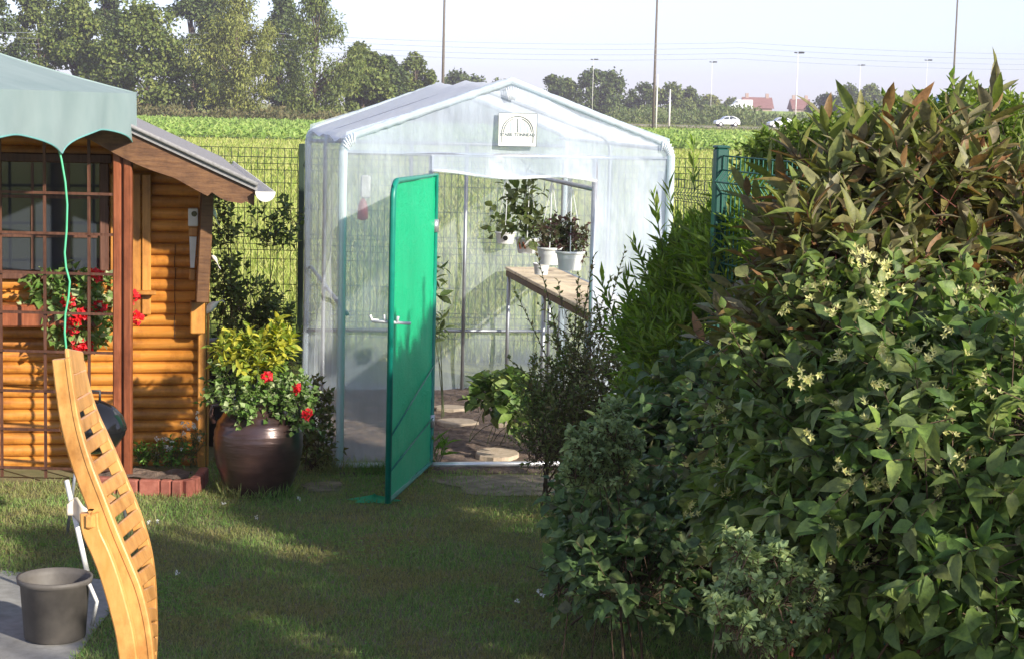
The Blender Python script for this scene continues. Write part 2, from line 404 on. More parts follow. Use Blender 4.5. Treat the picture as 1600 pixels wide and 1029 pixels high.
M['tr_c'] = treemat('tree_leaf_bright', (.14, .17, .035), (.23, .26, .06), (.30, .31, .09))
M['verge_leaf'] = treemat('verge_leaf', (.10, .15, .05), (.15, .2, .06), (.2, .22, .1))

# ------------------------------------------------------------------ leaves (numpy)
def unit(a): return a/np.maximum(np.linalg.norm(a, axis=1, keepdims=True), 1e-9)
def rand_dirs(n):
    return unit(rng.normal(size=(n, 3)))
def leaf_arrays(P, D, N, L, Wd, droop=.2, big=False, fold=.18):
    n = len(P); D = unit(D); S = unit(np.cross(D, N)); N = np.cross(S, D)
    L = np.broadcast_to(L, (n,))[:, None]; Wd = np.broadcast_to(Wd, (n,))[:, None]; dr = np.broadcast_to(droop, (n,))[:, None]
    if not big:
        b = P; l = P+D*L*.42+S*Wd*.5+N*Wd*fold; r = P+D*L*.42-S*Wd*.5+N*Wd*fold; t = P+D*L-N*L*dr
        V = np.stack([b, r, t, l], 1).reshape(-1, 3)
        k = np.arange(n)[:, None]*4
        Fc = np.concatenate([k+[0, 1, 2], k+[0, 2, 3]])
        return V, Fc
    z = N*Wd*fold
    cur = rng.uniform(-.1, .1, (n, 1))
    def c(t, w, lift): return P+D*L*t+S*Wd*(w)+S*L*cur*t*t+N*(Wd*fold*lift)-N*L*dr*t*t
    V = np.stack([c(0, 0, 0), c(.18, .33, .8), c(.45, .5, 1.1), c(.75, .3, .8), c(1, 0, 0), c(.75, -.3, .8), c(.45, -.5, 1.1), c(.18, -.33, .8), c(.2, 0, 0), c(.48, 0, 0), c(.76, 0, 0)], 1).reshape(-1, 3)
    k = np.arange(n)[:, None]*11
    T = [[0,8,1],[8,9,2],[8,2,1],[9,10,3],[9,3,2],[10,4,3],[0,7,8],[8,7,6],[8,6,9],[9,6,5],[9,5,10],[10,5,4]]
    Fc = np.concatenate([k+t for t in T])
    return V, Fc
def seg_arrays(A, B, ra, rb):
    """3-sided prisms from A to B"""
    n = len(A); T = unit(B-A); X = unit(np.cross(T, np.array([.3, .5, .81]))); Y = np.cross(T, X)
    ra = np.broadcast_to(ra, (n,))[:, None]; rb = np.broadcast_to(rb, (n,))[:, None]
    vs = []
    for (Q, r) in ((A, ra), (B, rb)):
        for a in (0, 2*PI/3, 4*PI/3):
            vs.append(Q+(X*math.cos(a)+Y*math.sin(a))*r)
    V = np.stack(vs, 1).reshape(-1, 3); k = np.arange(n)[:, None]*6
    Fc = np.concatenate([k+[0, 1, 4, 3], k+[1, 2, 5, 4], k+[2, 0, 3, 5]])
    return V, Fc
def merge(lst):
    Vs, Fs, o = [], [], 0
    for V, Fc in lst:
        Vs.append(V); Fs.append(Fc+o); o += len(V)
    return np.concatenate(Vs), Fs
def sample_blobs(blobs, shell=.5):
    P, O = [], []
    for b in blobs:
        c = np.array(b[0]); r = np.array(b[1]); n = b[2]
        d = rand_dirs(n); t = rng.uniform(shell, 1, (n, 1))**.7
        lump = 1+.16*np.sin(d[:, :1]*5+c[0]*9)*np.cos(d[:, 2:3]*6+c[2]*7)+rng.normal(0, .06, (n, 1))
        P.append(c+d*r*t*lump); O.append(unit(d/r))
    P = np.concatenate(P); O = np.concatenate(O)
    k = P[:, 2] > .02
    return P[k], O[k]
def twig_leaves(P, T, tl, nl, L, Wd, droop, spread=.9, big=False, upn=.6, fold=.18, lj=.3):
    """leaves set alternately along twigs starting at P along T"""
    n = len(P); T = unit(T); tl = np.broadcast_to(tl, (n,))*rng.uniform(.6, 1.25, n)
    X = unit(np.cross(T, rand_dirs(n))); Y = np.cross(T, X)
    LP, LD, LN = [], [], []
    for i in range(nl):
        t = (i+.6)/nl; a = 2.4*i+rng.uniform(-.4, .4, n)
        rad = X*np.cos(a)[:, None]+Y*np.sin(a)[:, None]
        sp = spread*(1-.45*t)
        LP.append(P+T*(tl*t)[:, None]); LD.append(T*(1-sp*.55)+rad*sp+rng.normal(0, .12, (n, 3)))
        LN.append(np.array([0, 0, 1.])*upn+T*.5+rng.normal(0, .35, (n, 3)))
    P2 = np.concatenate(LP); D2 = np.concatenate(LD); N2 = np.concatenate(LN)
    m_ = len(P2)
    Ls = L*rng.uniform(1-lj, 1+lj, m_); Ws = Wd*rng.uniform(.8, 1.2, m_)*Ls/L
    return leaf_arrays(P2, D2, N2, Ls, Ws, droop*rng.uniform(.3, 1.6, m_), big, fold), (P, P+T*tl[:, None])
def shrub(name, label, cat, base, blobs, leaf, mat, stem_mat, tw=(.22, 8), up=.5, out=.6, stems=14, stem_r=.012, shell=.45,
          big=False, group=None, parent=None, shoots=None, droop=.25, spread=.9, upn=.6, basespread=.15, fold=.18):
    root = empty(name, base, label, cat, group)
    P, O = sample_blobs(blobs, shell)
    n = len(P)
    T = O*out+np.array([0, 0, up])+rng.normal(0, .35, (n, 3))
    lst = []; segs = []
    (V, Fc), (A, B) = twig_leaves(P, T, tw[0], tw[1], leaf[0], leaf[1], droop, spread, big, upn, fold)
    lst.append((V, Fc)); segs.append(seg_arrays(A-unit(T)*tw[0]*.8, B, .0022, .0012))
    if shoots:
        for (p0, p1, nl) in shoots:
            p0 = np.array(p0, dtype=float); p1 = np.array(p1, dtype=float)
            (V, Fc), (A, B) = twig_leaves(p0[None], (p1-p0)[None], np.linalg.norm(p1-p0)/1.0, nl, leaf[0]*1.1, leaf[1]*1.1, droop*.5, spread*.75, big, upn)
            lst.append((V, Fc)); segs.append(seg_arrays(A, B, .004, .0015))
    V, Fs = merge(lst)
    V = V-np.array(base)
    np_mesh('foliage', V, Fs, mat, root)
    # stems: curved from the base to points in the crown
    idx = rng.choice(n, min(stems, n), replace=False)
    b0 = np.array(base)
    for i in idx:
        q = P[i]; s0 = b0+np.array([np.clip(rng.normal(0, basespread), -basespread*1.1, basespread*1.1), np.clip(rng.normal(0, basespread*.6), -basespread*.7, basespread*.7), 0]); s0[2] = b0[2]
        ts = np.linspace(0, 1, 7)[:, None]
        mid = s0*.45+q*.55; mid[2] = (s0[2]*.4+q[2]*.6); mid[:2] = s0[:2]*.65+q[:2]*.35
        pts = (1-ts)**2*s0+2*ts*(1-ts)*mid+ts**2*q+rng.normal(0, .006, (7, 3))
        rs = stem_r*(1-ts[:, 0]*.75)
        segs.append(seg_arrays(pts[:-1], pts[1:], rs[:-1], rs[1:]))
    V, Fs = merge(segs); V = V-b0
    np_mesh('stems', V, Fs, stem_mat, root)
    return root
def flower_heads(centres, r, npet, pl, pw, name, mat, parent, base, flat=False, shape='ball'):
    """each head is a part of its own"""
    if parent is None: return flower_mesh(centres, r, npet, pl, pw, name, mat, parent, base, shape=shape)
    for c in centres: flower_mesh([c], r, npet, pl, pw, name, mat, parent, base, shape=shape)
def flower_mesh(centres, r, npet, pl, pw, name, mat, parent, base, flat=False, shape='ball'):
    """clusters of petals"""
    lst = []
    for c in centres:
        c = np.array(c, dtype=float); n = npet
        d = rand_dirs(n)
        if shape == 'star':
            axis = unit(np.array([[rng.normal(0, .5), -1, .5+rng.normal(0, .5)]]))[0]
            k = 5
            cs = c+rng.normal(0, r*.6, (max(1, n//k), 3))
            P = np.repeat(cs, k, 0); a = np.tile(np.arange(k)*2*PI/k, len(cs))+np.repeat(rng.uniform(0, 6, len(cs)), k)
            X = unit(np.cross(axis[None], [[0, 0, 1.]]))[0]; Y = np.cross(axis, X)
            D = X*np.cos(a)[:, None]+Y*np.sin(a)[:, None]+axis*.5
            N = np.repeat(axis[None], len(P), 0)+rng.normal(0, .1, (len(P), 3))
            lst.append(leaf_arrays(P, D, N, pl, pw, -.2))
        else:
            P = c+d*r*.75*rng.uniform(.6, 1, (n, 1)); D = d+rng.normal(0, .7, (n, 3)); N = d+rng.normal(0, .3, (n, 3))
            lst.append(leaf_arrays(P, D, N, pl, pw, .1))
    V, Fs = merge(lst); V = V-np.array(base)
    return np_mesh(name, V, Fs, mat, parent)

# ================================================================== SETTING
def sheet(name, pts, z, mat, kind='structure'):
    b = MB(); b.add([(x, y, z) for x, y in pts], [tuple(range(len(pts)))])
    o = b.build(name, mat); o['kind'] = kind; return o
sheet('field_ground', [(-900, -60), (900, -60), (900, 1400), (-900, 1400)], 0, M['meadow'])
sheet('lawn_ground', [(-7, -3), (1.6, -3), (1.6, 13.6), (-7, 14.6)], .006, M['lawn_ground'])
sheet('crop_field', [(-160, 97), (160, 112), (160, 178), (-160, 178)], .03, M['crop'])
sheet('road', [(-300, 262), (300, 256), (300, 264), (-300, 270)], .06, M['road'])
sheet('road_verge', [(-300, 236), (300, 230), (300, 256), (-300, 262)], .04, M['drygrass'])
sheet('patio', [(-3.2, 5.2), (-1.56, 5.2), (-1.60, 7.9), (-3.2, 8.3)], .012, M['concrete'])

# ================================================================== GREENHOUSE
GA = R(10)
def grot(v): return Vector((v[0]*math.cos(GA)-v[1]*math.sin(GA), v[0]*math.sin(GA)+v[1]*math.cos(GA), v[2] if len(v) > 2 else 0))
GO = gnd(533, 738); GO.z = 0
GW, GL, GE, GR = 1.84, 3.0, 1.90, 2.20
gu = grot((1, 0, 0)); gd = grot((0, 1, 0))
def onfront(px, py):
    d = ray(px, py); o = Vector((0, 0, CAMZ)); t = (GO-o).dot(gd)/d.dot(gd); q = o+d*t-GO
    return q.dot(gu), q.z
def gl(p):   # greenhouse local to world
    return GO+grot(p)
GH = empty('greenhouse', GO, 'white foil tunnel greenhouse with open green door', 'greenhouse', rz=GA)
def arch(y, r=0.0, n=6, bulge=0, zfun=None):
    """profile points left foot -> ridge -> right foot with rounded eaves"""
    pts = [(0-r, 0.0)]
    rc = .10
    for k in range(1, 9): pts.append((-r, (GE-rc)*k/8))
    # left eave curve
    sl = math.atan2(GR-GE, GW/2)
    for k in range(1, 6):
        a = PI-(PI/2-sl)*k/5; pts.append((-r+rc+rc*math.cos(a)*1.0, GE-rc+rc*math.sin(a)))
    x0, z0 = pts[-1]
    for k in range(1, 9):
        t = k/8; pts.append((x0+(GW/2-x0)*t, z0+(GR+r-z0)*t))
    left = pts[:]
    right = [(GW-x, z) for x, z in reversed(left[:-1])]
    return [(x, y, z) for x, z in left+right]
# cover skin
def skin(name, y0, y1, mat, sel, off=.026, par=GH, wr=.012):
    b = MB(); prof = arch(0, off); prof = prof[sel[0]:sel[1]]
    ny = 30
    mid = (len(prof)-1)
    vs = []; nn = len(prof)
    for j in range(ny+1):
        y = y0+(y1-y0)*j/ny
        # sag between the three arches
        s = math.sin(PI*((y/1.5) % 1))**2*.02
        for i, (x, _, z) in enumerate(prof):
            cx = GW/2; dx = x-cx
            w = wr*math.sin(7*y+3*z+1.3*x)*math.sin(5*z-2*y)+rnd.uniform(-.003, .003)
            inward = -1 if dx > 0 else 1
            if z < GE-.05: vs.append((x+inward*(s+w) + (-inward)*.05*max(0, .5-z)*.6, y, z))
            else: vs.append((x, y, z-s*.9+w*.8))
    fs = [(j*nn+i, j*nn+i+1, (j+1)*nn+i+1, (j+1)*nn+i) for j in range(ny) for i in range(nn-1)]
    b.add(vs, fs); return b.build(name, mat, par, True)
nprof = len(arch(0))
skin('side_sheet', -.03, GL+.03, M['foil'], (0, 12))
skin('side_sheet', -.03, GL+.03, M['foil'], (nprof-12, nprof))
skin('roof_sheet', -.03, GL+.03, M['foil_roof'], (11, nprof-11))
# back sheet & front sheets: grid clipped under the roof line
def roofz(x): return GE+.01+(GR-GE)*(1-abs(x-GW/2)/(GW/2))
def panel(name, xa, xb, za, zb, y, mat, nx=16, nz=24, amp=.012, fn=None, par=GH):
    cr = [(rnd.uniform(xa-.2, xb+.2), rnd.uniform(.2, GR), rnd.uniform(-1.1, 1.1), rnd.choice((-1, 1))*rnd.uniform(.4, 1)) for _ in range(14)]
    nx, nz = nx*3, nz*3
    def f(u, v):
        x = xa+(xb-xa)*u; zt = min(zb, roofz(x)) if zb is not None else roofz(x)
        zb0 = za(x) if callable(za) else za
        z = zb0+(zt-zb0)*v
        w = amp*(math.sin(9*x+2.3*z)*math.sin(3*z+x*4+xa)+.6*math.sin(17*x+1+5*z))
        w += amp*1.1*math.sin(7*x+9*z+1)*math.sin(4*x-3*z)
        for (qx, qz, qa, qh) in cr:      # sharp tension creases
            dd = (x-qx)*math.cos(qa)+(z-qz)*math.sin(qa); dl = -(x-qx)*math.sin(qa)+(z-qz)*math.cos(qa)
            w += qh*amp*.55*max(0, 1-abs(dd)/.03)*math.exp(-(dl/.45)**2)*min(1, 8*u*(1-u))
        w += .02*abs(math.sin(PI*u))*(1-v)*(1 if fn is None else 0)
        return (x, y+w, z)
    b = MB(); b.grid(f, nx, nz); return b.build(name, mat, par, True)
panel('back_sheet', 0, GW, 0, None, GL, M['foil'])
DL, _ = onfront(675, 245); DR, _ = onfront(932, 250); _, DZ = onfront(800, 272); _, CBZ = onfront(800, 244)
panel('front_sheet', .0, DL, 0, CBZ, -.005, M['foil'], 12, 30)
panel('front_sheet', DR, GW, 0, CBZ, -.005, M['foil_gable'], 12, 30)
panel('gable_sheet', 0, GW, CBZ, None, -.008, M['foil_gable'], 30, 12, .006)
panel('door_flap', DL, DR, lambda x: DZ-.012*math.sin(9*x)-.03*(x-DL), CBZ-.001, -.02, M['foil_gable'], 24, 6, .012, fn=1)
b = MB()
for k in range(90):        # rolled white hem of the flap
    pass
b.tube([(DL+(DR-DL)*k/16, -.02+rnd.uniform(-.005, .005), DZ-.03*(DR-DL)*k/16-.012*math.sin(9*(DL+(DR-DL)*k/16))) for k in range(17)], .009, 6); b.build('flap_hem', M['foil_roof'], GH, True)
# frame
def gtube(name, pts, r=.0125, mat='steel', n=8): 
    b = MB(); b.tube(pts, r, n); return b.build(name, M[mat], GH, True)
for y in (0, 1.5, 3.0):
    gtube('frame_arch', arch(y))
for (x, z) in ((0.03, GE-.05), (GW-.03, GE-.05), (GW/2, GR-.03), (.02, .9), (GW-.02, .9)):
    gtube('frame_rail', [(x, 0, z), (x, GL, z)])
gtube('cross_bar', [(0, 0.02, CBZ), (GW, 0.02, CBZ)])
gtube('cross_bar', [(0, GL-.03, CBZ), (GW, GL-.03, CBZ)])
gtube('cross_bar', [(0, GL-.03, .45), (GW, GL-.03, .45)])
gtube('door_post', [(DL, .02, 0), (DL, .02, CBZ)], .015)
gtube('door_post', [(DR, .02, 0), (DR, .02, CBZ)], .017)
gtube('back_post', [(.72, GL-.05, 0), (.72, GL-.05, CBZ)], .013)
gtube('back_post', [(1.12, GL-.05, 0), (1.12, GL-.05, CBZ)], .013)
gtube('ground_rail', [(-.02, -.035, .05), (GW, -.035, .05)], .015, 'alu')
# foil sleeve along the front and rear arches with gathered folds
def sleeve(y, r):
    b = MB(); pr = arch(y, .012)
    pts = []
    for i in range(len(pr)-1):
        for k in range(3):
            t = k/3; pts.append(Vector(pr[i])*(1-t)+Vector(pr[i+1])*t)
    pts.append(Vector(pr[-1]))
    rs = [r*(1+.05*math.sin(i*1.7)+(.12*math.sin(i*2.9) if abs(p.z-GE) < .12 or p.z > GR-.08 else 0)) for i, p in enumerate(pts)]
    b.tube(pts, rs, 10); return b.build('seam_sleeve', M['sleeve'], GH, True)
sleeve(-.010, .022); sleeve(GL, .020)
# bunched pleats at the eave and ridge corners
b = MB()
for (cx, cz, a0, a1) in ((.05, GE-.06, 95, 175), (GW/2, GR-.09, 60, 120), (GW-.05, GE-.06, 5, 85)):
    for k in range(6):
        a = R(a0+(a1-a0)*k/5)
        p0 = Vector((cx+.03*math.cos(a), -.032, cz-.03+.03*math.sin(a))); p1 = Vector((cx+.07*math.cos(a), -.036, cz+.0+.07*math.sin(a)))
        b.tube([p0, (p0+p1)/2+Vector((0, -.004, 0)), p1], [.002, .0045, .002], 5)
    b.build('corner_pleat', M['foil_roof'], GH, True); b = MB()

# label
lu0, lz0 = onfront(777, 228); lu1, lz1 = onfront(838, 178)
lc = Vector(((lu0+lu1)/2, -.026, (lz0+lz1)/2)); lw = lu1-lu0; lh = lz1-lz0
b = MB(); b.box(lc, (lw, .003, lh)); lab = b.build('label_panel', M['white_paint'], GH)
M['ink'] = surf('grey_ink', (.10, .13, .14), (.16, .19, .2), .7, 10, bump=0)
M['teal_ink'] = surf('teal_ink', (.35, .6, .62), (.45, .68, .7), .7, 10, bump=0)
b = MB()
def arc(cx, cz, r, a0, a1, th, n=20, ex=1.0):
    pts = [(cx+r*ex*math.cos(R(a0+(a1-a0)*k/n)), lc.y-.0045, cz+r*math.sin(R(a0+(a1-a0)*k/n))) for k in range(n+1)]
    b.tube(pts, th, 4)
cz = lc.z-lh*.08
arc(lc.x, cz, lw*.41, 0, 180, .0022); arc(lc.x, cz, lw*.36, 0, 72, .002); arc(lc.x, cz, lw*.36, 108, 180, .002)
b.tube([(lc.x, lc.y-.0045, cz), (lc.x, lc.y-.0045, cz+lw*.36)], .002, 4)
b.tube([(lc.x-lw*.41, lc.y-.0045, cz), (lc.x-lw*.41, lc.y-.0045, lc.z-lh*.4)], .0012, 4)
b.tube([(lc.x+lw*.41, lc.y-.0045, cz), (lc.x+lw*.41, lc.y-.0045, lc.z-lh*.4)], .0022, 4)
hx, hz = lw/2, lh/2
b.tube([(lc.x-hx, lc.y-.003, lc.z-hz), (lc.x+hx, lc.y-.003, lc.z-hz), (lc.x+hx, lc.y-.003, lc.z+hz), (lc.x-hx, lc.y-.003, lc.z+hz)], .0018, 4, closed=True)
b.build('emblem', M['ink'], lab)
b = MB()
for k, hh in ((-.27, .17), (-.18, .25), (-.09, .3), (.09, .3), (.18, .25), (.27, .17)):
    b.box((lc.x+k*lw, lc.y-.003, cz+hh*lw/2), (lw*.035, .002, hh*lw))
b.build('emblem_bars', M['teal_ink'], lab)
def text(s, size, loc, mat, parent, name='lettering'):
    cu = bpy.data.curves.new(name, 'FONT'); cu.body = s; cu.size = size; cu.align_x = 'CENTER'; cu.extrude = .0006; cu.offset = .0006
    o = bpy.data.objects.new(name, cu); C.objects.link(o)
    dg = bpy.context.evaluated_depsgraph_get(); me = bpy.data.meshes.new_from_object(o.evaluated_get(dg))
    bpy.data.objects.remove(o); me.materials.clear(); me.materials.append(mat)
    o = bpy.data.objects.new(name, me); C.objects.link(o); o.parent = parent
    o.location = loc; o.rotation_euler = (R(90), 0, 0); return o
text('STABIL TONNEAU', .0245, (lc.x, lc.y-.003, cz-lh*.115), M['ink'], lab)

# ---- door (swung open towards the lawn)
hp = onfront(679, 270); hinge = gl((DL+.02, -.03, 0))
fe = gnd(606, 783, .06)
dv = Vector((fe.x-hinge.x, fe.y-hinge.y, 0)); dlen = dv.length; dang = math.atan2(dv.y, dv.x)-GA
door = MB()
DH0, DH1 = .06, DZ-.01
def fdoor(u, v):
    z = DH0+.012+(DH1-DH0-.024)*v
    return (u*(dlen-.0)+0, .010*math.sin(6*u+5*v)*math.sin(PI*u)*math.sin(PI*v)+.003*math.sin(60*u+30*v)*math.sin(9*v)+.004*math.sin(14*u-22*v)*math.sin(PI*u)+rnd.uniform(-.0015, .0015), z)
door.grid(fdoor, 24, 48)
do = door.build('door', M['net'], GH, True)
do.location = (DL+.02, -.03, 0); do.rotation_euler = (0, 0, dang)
b = MB(); rc = .09
pts = [(0.0, 0, DH0), (0.0, 0, DH1)]
for k in range(0, 7):
    a = PI/2-PI/2*k/6; pts.append((dlen-rc+rc*math.cos(a), 0, DH1-rc+rc*math.sin(a)))
pts += [(dlen, 0, DH0), ]
b.tube(pts, .016, 8, closed=True); b.build('door_frame', M['green_tube'], do, True)
b = MB(); b.tube([(0, .012, .62), (dlen, .012, .40)], .005, 6); b.tube([(0, .012, .32), (dlen, .012, .22)], .005, 6)
b.build('door_brace', M['green_tube'], do, True)
for zz in (.3, 1.4):
    b = MB(); b.tube([(0, 0, zz-.035), (0, 0, zz+.035)], .022, 10); b.bbox((-.02, 0, zz), (.05, .012, .05), .003); b.build('hinge', M['steel'], do, True)
hz_ = at(606, 503, fe.y).z
b = MB()
hx_ = dlen-.01
b.tube([(hx_-.03, -.02, hz_), (hx_-.03, -.05, hz_+.0), (hx_+.0, -.10, hz_+.005), (hx_, -.11, hz_+.03)], .008, 6)
b.tube([(hx_, -.10, hz_), (hx_, .10, hz_-.004)], .0085, 6)
b.tube([(hx_, -.035, hz_+.035), (hx_, -.03, hz_)], .008, 6); b.tube([(hx_, .035, hz_+.03), (hx_, .03, hz_)], .008, 6)
b.build('handle', M['white_pl'], do, True)
# crumpled surplus foil on the grass by the door foot
fd = gl((DL, -.0, 0))+Vector((0, 0, 0))
b = MB()
def crum(u, v):
    a = u*2*PI; r = .10*v*(1+.3*math.sin(5*a)); c0 = gnd(585, 785)
    return (c0.x+r*math.cos(a)*1.2, c0.y+r*math.sin(a)*.6, .012+.03*(1-v)+.012*math.sin(9*a)*(1-v))
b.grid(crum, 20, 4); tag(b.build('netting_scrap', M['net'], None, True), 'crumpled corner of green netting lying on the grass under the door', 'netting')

# ---- soil bed inside and in front of the greenhouse
corners = [gl((-.02, -.05)), gl((GW+.15, -.05)), gl((GW+.15, GL+.1)), gl((-.02, GL+.1))]
b = MB()
def soilf(u, v):
    p = gl((u*(GW+.15)-.02, -.10+v*(GL+.15), 0)); 
    return (p.x, p.y, .014+.010*math.sin(11*p.x+4*p.y)*math.sin(7*p.y)+rnd.uniform(0, .010) if 0 < v < 1 else .008)
b.grid(soilf, 50, 80); o = b.build('soil', M['soil'], None, False); o['kind'] = 'structure'
b = MB()
def soilf2(u, v):
    x = -.35+u*2.1; y = 8.2+v*2.2
    ang = math.atan2(v-.5, u-.5); rr_ = min(1, 2*math.hypot(u-.5, v-.5))
    return (x+.05*math.sin(9*y), y+.05*math.sin(8*x), .012)
def blobsheet(name, c, rx, ry, mat, z):
    b = MB(); n = 28
    vs = [(c.x+rx*math.cos(2*PI*k/n)*(1+.22*math.sin(3*2*PI*k/n+c.x)+.1*math.sin(7*2*PI*k/n)), c.y+ry*math.sin(2*PI*k/n)*(1+.2*math.sin(2*2*PI*k/n+1)), z) for k in range(n)]
    b.add(vs, [tuple(range(n))]); o = b.build(name, mat); o['kind'] = 'structure'; return o
M['bare'] = surf('bare_earth_worn', (.11, .085, .055), (.30, .23, .17), .95, 11, bump=.8, bdist=.02)
blobsheet('bare_earth', gnd(815, 760), .46, .34, M['bare'], .011)
blobsheet('bare_earth', gnd(505, 762), .10, .16, M['bare'], .011)
# ---- stepping stones
def stepping(px, py, rx, ry, seed, label):
    c = gnd(px, py, .04); n = 18; rn = random.Random(seed); b = MB(); top = []; bot = []
    for k in range(n):
        a = 2*PI*k/n; q = 1+rn.uniform(-.09, .09)
        top.append((c.x+rx*q*math.cos(a), c.y+ry*q*math.sin(a), .036+rn.uniform(-.002, .002))); bot.append((c.x+rx*q*1.04*math.cos(a), c.y+ry*q*1.04*math.sin(a), .0))
    mid = [(c.x+(x-c.x)*.96, c.y+(y-c.y)*.96, .040) for x, y, z in top]
    fs = [tuple(range(2*n, 3*n))]
    for i in range(n):
        j = (i+1) % n; fs.append((n+i, n+j, j, i)); fs.append((i, j, 2*n+j, 2*n+i))
    b.add(top+bot+mid, fs); tag(b.build('stepping_stone', M['stone'], None), label, 'stepping stone', 'stepping stones on the greenhouse soil')
stepping(705, 635, .115, .10, 1, 'farthest pale stepping stone in the greenhouse, small and oval')
stepping(714, 657, .13, .12, 2, 'middle pale stepping stone, notched, just behind the darker ones')
stepping(790, 657+2, .08, .08, 5, 'small pale stepping stone half hidden under the leafy bed')
stepping(778, 706, .13, .16, 3, 'nearest pale stepping stone, large, close to the metal threshold')

# ---- bench
TB = .92
bf = gnd(775, 414, TB); bn = gnd(930, 484, TB)
q0 = bf-GO; u_f = q0.dot(gu); d_f = q0.dot(gd); q1 = bn-GO; u_n = q1.dot(gu); d_n = q1.dot(gd)
ub = (u_f+u_n)/2; d_f = min(d_f, GL-.06); d_n = max(d_n, .12)
bench = empty('plant_bench', gl((ub+.3, (d_f+d_n)/2, 0)), 'long pale plywood plant bench on tubes along the greenhouse wall', 'bench', rz=GA)
bw = GW-.06-ub; bl = d_f-d_n
b = MB(); b.bbox((bw/2-.3, 0, TB-.011), (bw, bl, .022), .003); b.build('bench_top', M['ply'], bench)
b = MB(); b.box((-.3+.012, 0, TB-.045), (.02, bl-.05, .04)); b.build('edge_batten', M['verge'], bench)
for (x, y) in ((-.28, -bl/2+.06), (-.28, bl/2-.05), (-.28, 0), (bw-.34, -bl/2+.06), (bw-.34, bl/2-.05)):
    b = MB(); b.tube([(x, y, 0), (x, y, TB-.023)], .014, 8); b.build('leg', M['steel'], bench, True)
# ---- hanging rod + pots
ra = gnd(925, 297, 1.615); rb = gnd(808, 268, 1.615)
qa = ra-GO; qb = rb-GO
ur = (qa.dot(gu)+qb.dot(gu))/2
gtube('hanging_rail', [(ur, .02, 1.615), (ur, GL-.05, 1.615)], .014)
def rodpoint(px):
    # point on rail seen at px
    best = None
    for k in range(301):
        p = gl((ur, GL*k/300, 1.615)); d = p-Vector((0, 0, CAMZ)); x = W0/2+F*d.dot(rr)/d.dot(f_)
        if best is None or abs(x-px) < best[0]: best = (abs(x-px), p)
    return best[1]
potlabels = ['white hanging pot farthest back, with a dark hole in its side', 'white hanging pot with tall leggy leaves and reddish marks', 'white hanging pot holding a dark purplish plant, second from the door post', 'largest white hanging pot nearest the door post, with bushy green plant']
plabels = ['sparse pale leaves growing from the farthest hanging pot', 'tall leggy begonia growing up from the second hanging pot', 'dark purplish foliage plant in the third hanging pot', 'bushy green and red plant in the nearest hanging pot']
def pot_profile(r, h):
    return [(r*.76, 0), (r*.78, .004), (r*.86, h*.55), (r*.87, h*.56), (r*.89, h*.62), (r*.95, h*.84), (r*.96, h*.86), (r*1.04, h*.87), (r*1.05, h*.98), (r*1.0, h), (r*.93, h*.99), (r*.9, h*.86), (r*.5, h*.84), (.001, h*.84)]
def pot(name, px, py, Y, r, h, label, cords, group):
    c = at(px, py, Y); c.z -= h
    root = empty(name, c, label, 'plant pot', group)
    b = MB(); b.lathe(pot_profile(r, h), n=28, cap=False); b.build('pot', M['white_pl'], root, True)
    b = MB(); b.lathe([(r*.9, h*.87), (r*.45, h*.9), (.001, h*.9)], n=20, cap=False); b.build('compost', M['soil'], root, True)
    if cords is not None:
        b = MB(); hk = cords-c
        for k in range(3):
            a = 2*PI*k/3+.5; b.tube([(r*math.cos(a), r*math.sin(a), h*.95), (hk.x*.85+r*.08*math.cos(a), hk.y*.85, hk.z-.03)], .0035, 5)
        b.tube([(hk.x*.85, hk.y*.85, hk.z-.035), (hk.x, hk.y, hk.z+.02)], .004, 5)
        b.build('hanger', M['white_pl'], root)
    return root, c
specs = [(790, 362, .075, .085), (824, 371, .082, .105), (859, 386, .082, .11), (891, 392, .087, .115)]
pc = []
for i, (px, py, r, h) in enumerate(specs):
    rp = rodpoint(px+(4 if i < 3 else 2))
    root, c = pot('hanging_pot', px, py, rp.y, r, h, potlabels[i], rp, 'white pots hanging in the greenhouse')
    pc.append((c, h))
    if i == 0:
        b = MB(); b.tube([(0, -r*.93, h*.5), (0, -r*.93-.004, h*.5)], .018, 12); b.build('drain_hole', M['black'], root)
    if i == 1:
        b = MB(); b.tube([(-.03, -r*.93, h*.75), (-.012, -r*.90, h*.3)], .006, 5); b.tube([(-.055, -r*.75, h*.7), (-.045, -r*.72, h*.3)], .006, 5); b.build('red_mark', M['redwood'], root)
pot('small_pot', 846, 411, 12.3, .055, .075, 'small translucent white pot standing on the plywood bench', None, None)
def potplant(i, blobs, leaf, mat, tw, up=.5, shoots=None, big=True):
    c, h = pc[i]; base = (c.x, c.y, c.z+h*.9)
    bl = [((c.x+x, c.y+y, c.z+h+z), (a, b_, d), n) for (x, y, z, a, b_, d, n) in blobs]
    sh = [((c.x, c.y, c.z+h), (c.x+x, c.y+y, c.z+h+z), n) for (x, y, z, n) in (shoots or [])]
    shrub('potted_plant', plabels[i], 'plant', base, bl, leaf, mat, M['greentwig'], tw, up=up, stems=8, stem_r=.003, big=big, shoots=sh, basespread=.02, group='plants in the hanging pots', shell=.2)
potplant(0, [(-.02, 0, .08, .10, .08, .08, 10)], (.055, .035), M['lf_pot'], (.08, 3), shoots=[(-.09, 0, .16, 5), (.02, 0, .3, 7)])
potplant(1, [(0, 0, .10, .11, .1, .09, 22), (-.02, 0, .25, .12, .08, .08, 12)], (.07, .045), M['lf_pot'], (.09, 4), shoots=[(-.13, 0, .28, 7), (-.02, 0, .44, 9), (.13, 0, .25, 6), (.03, 0, .36, 8)])
potplant(2, [(.0, 0, .07, .085, .08, .09, 60)], (.035, .022), M['lf_purple'], (.05, 5))
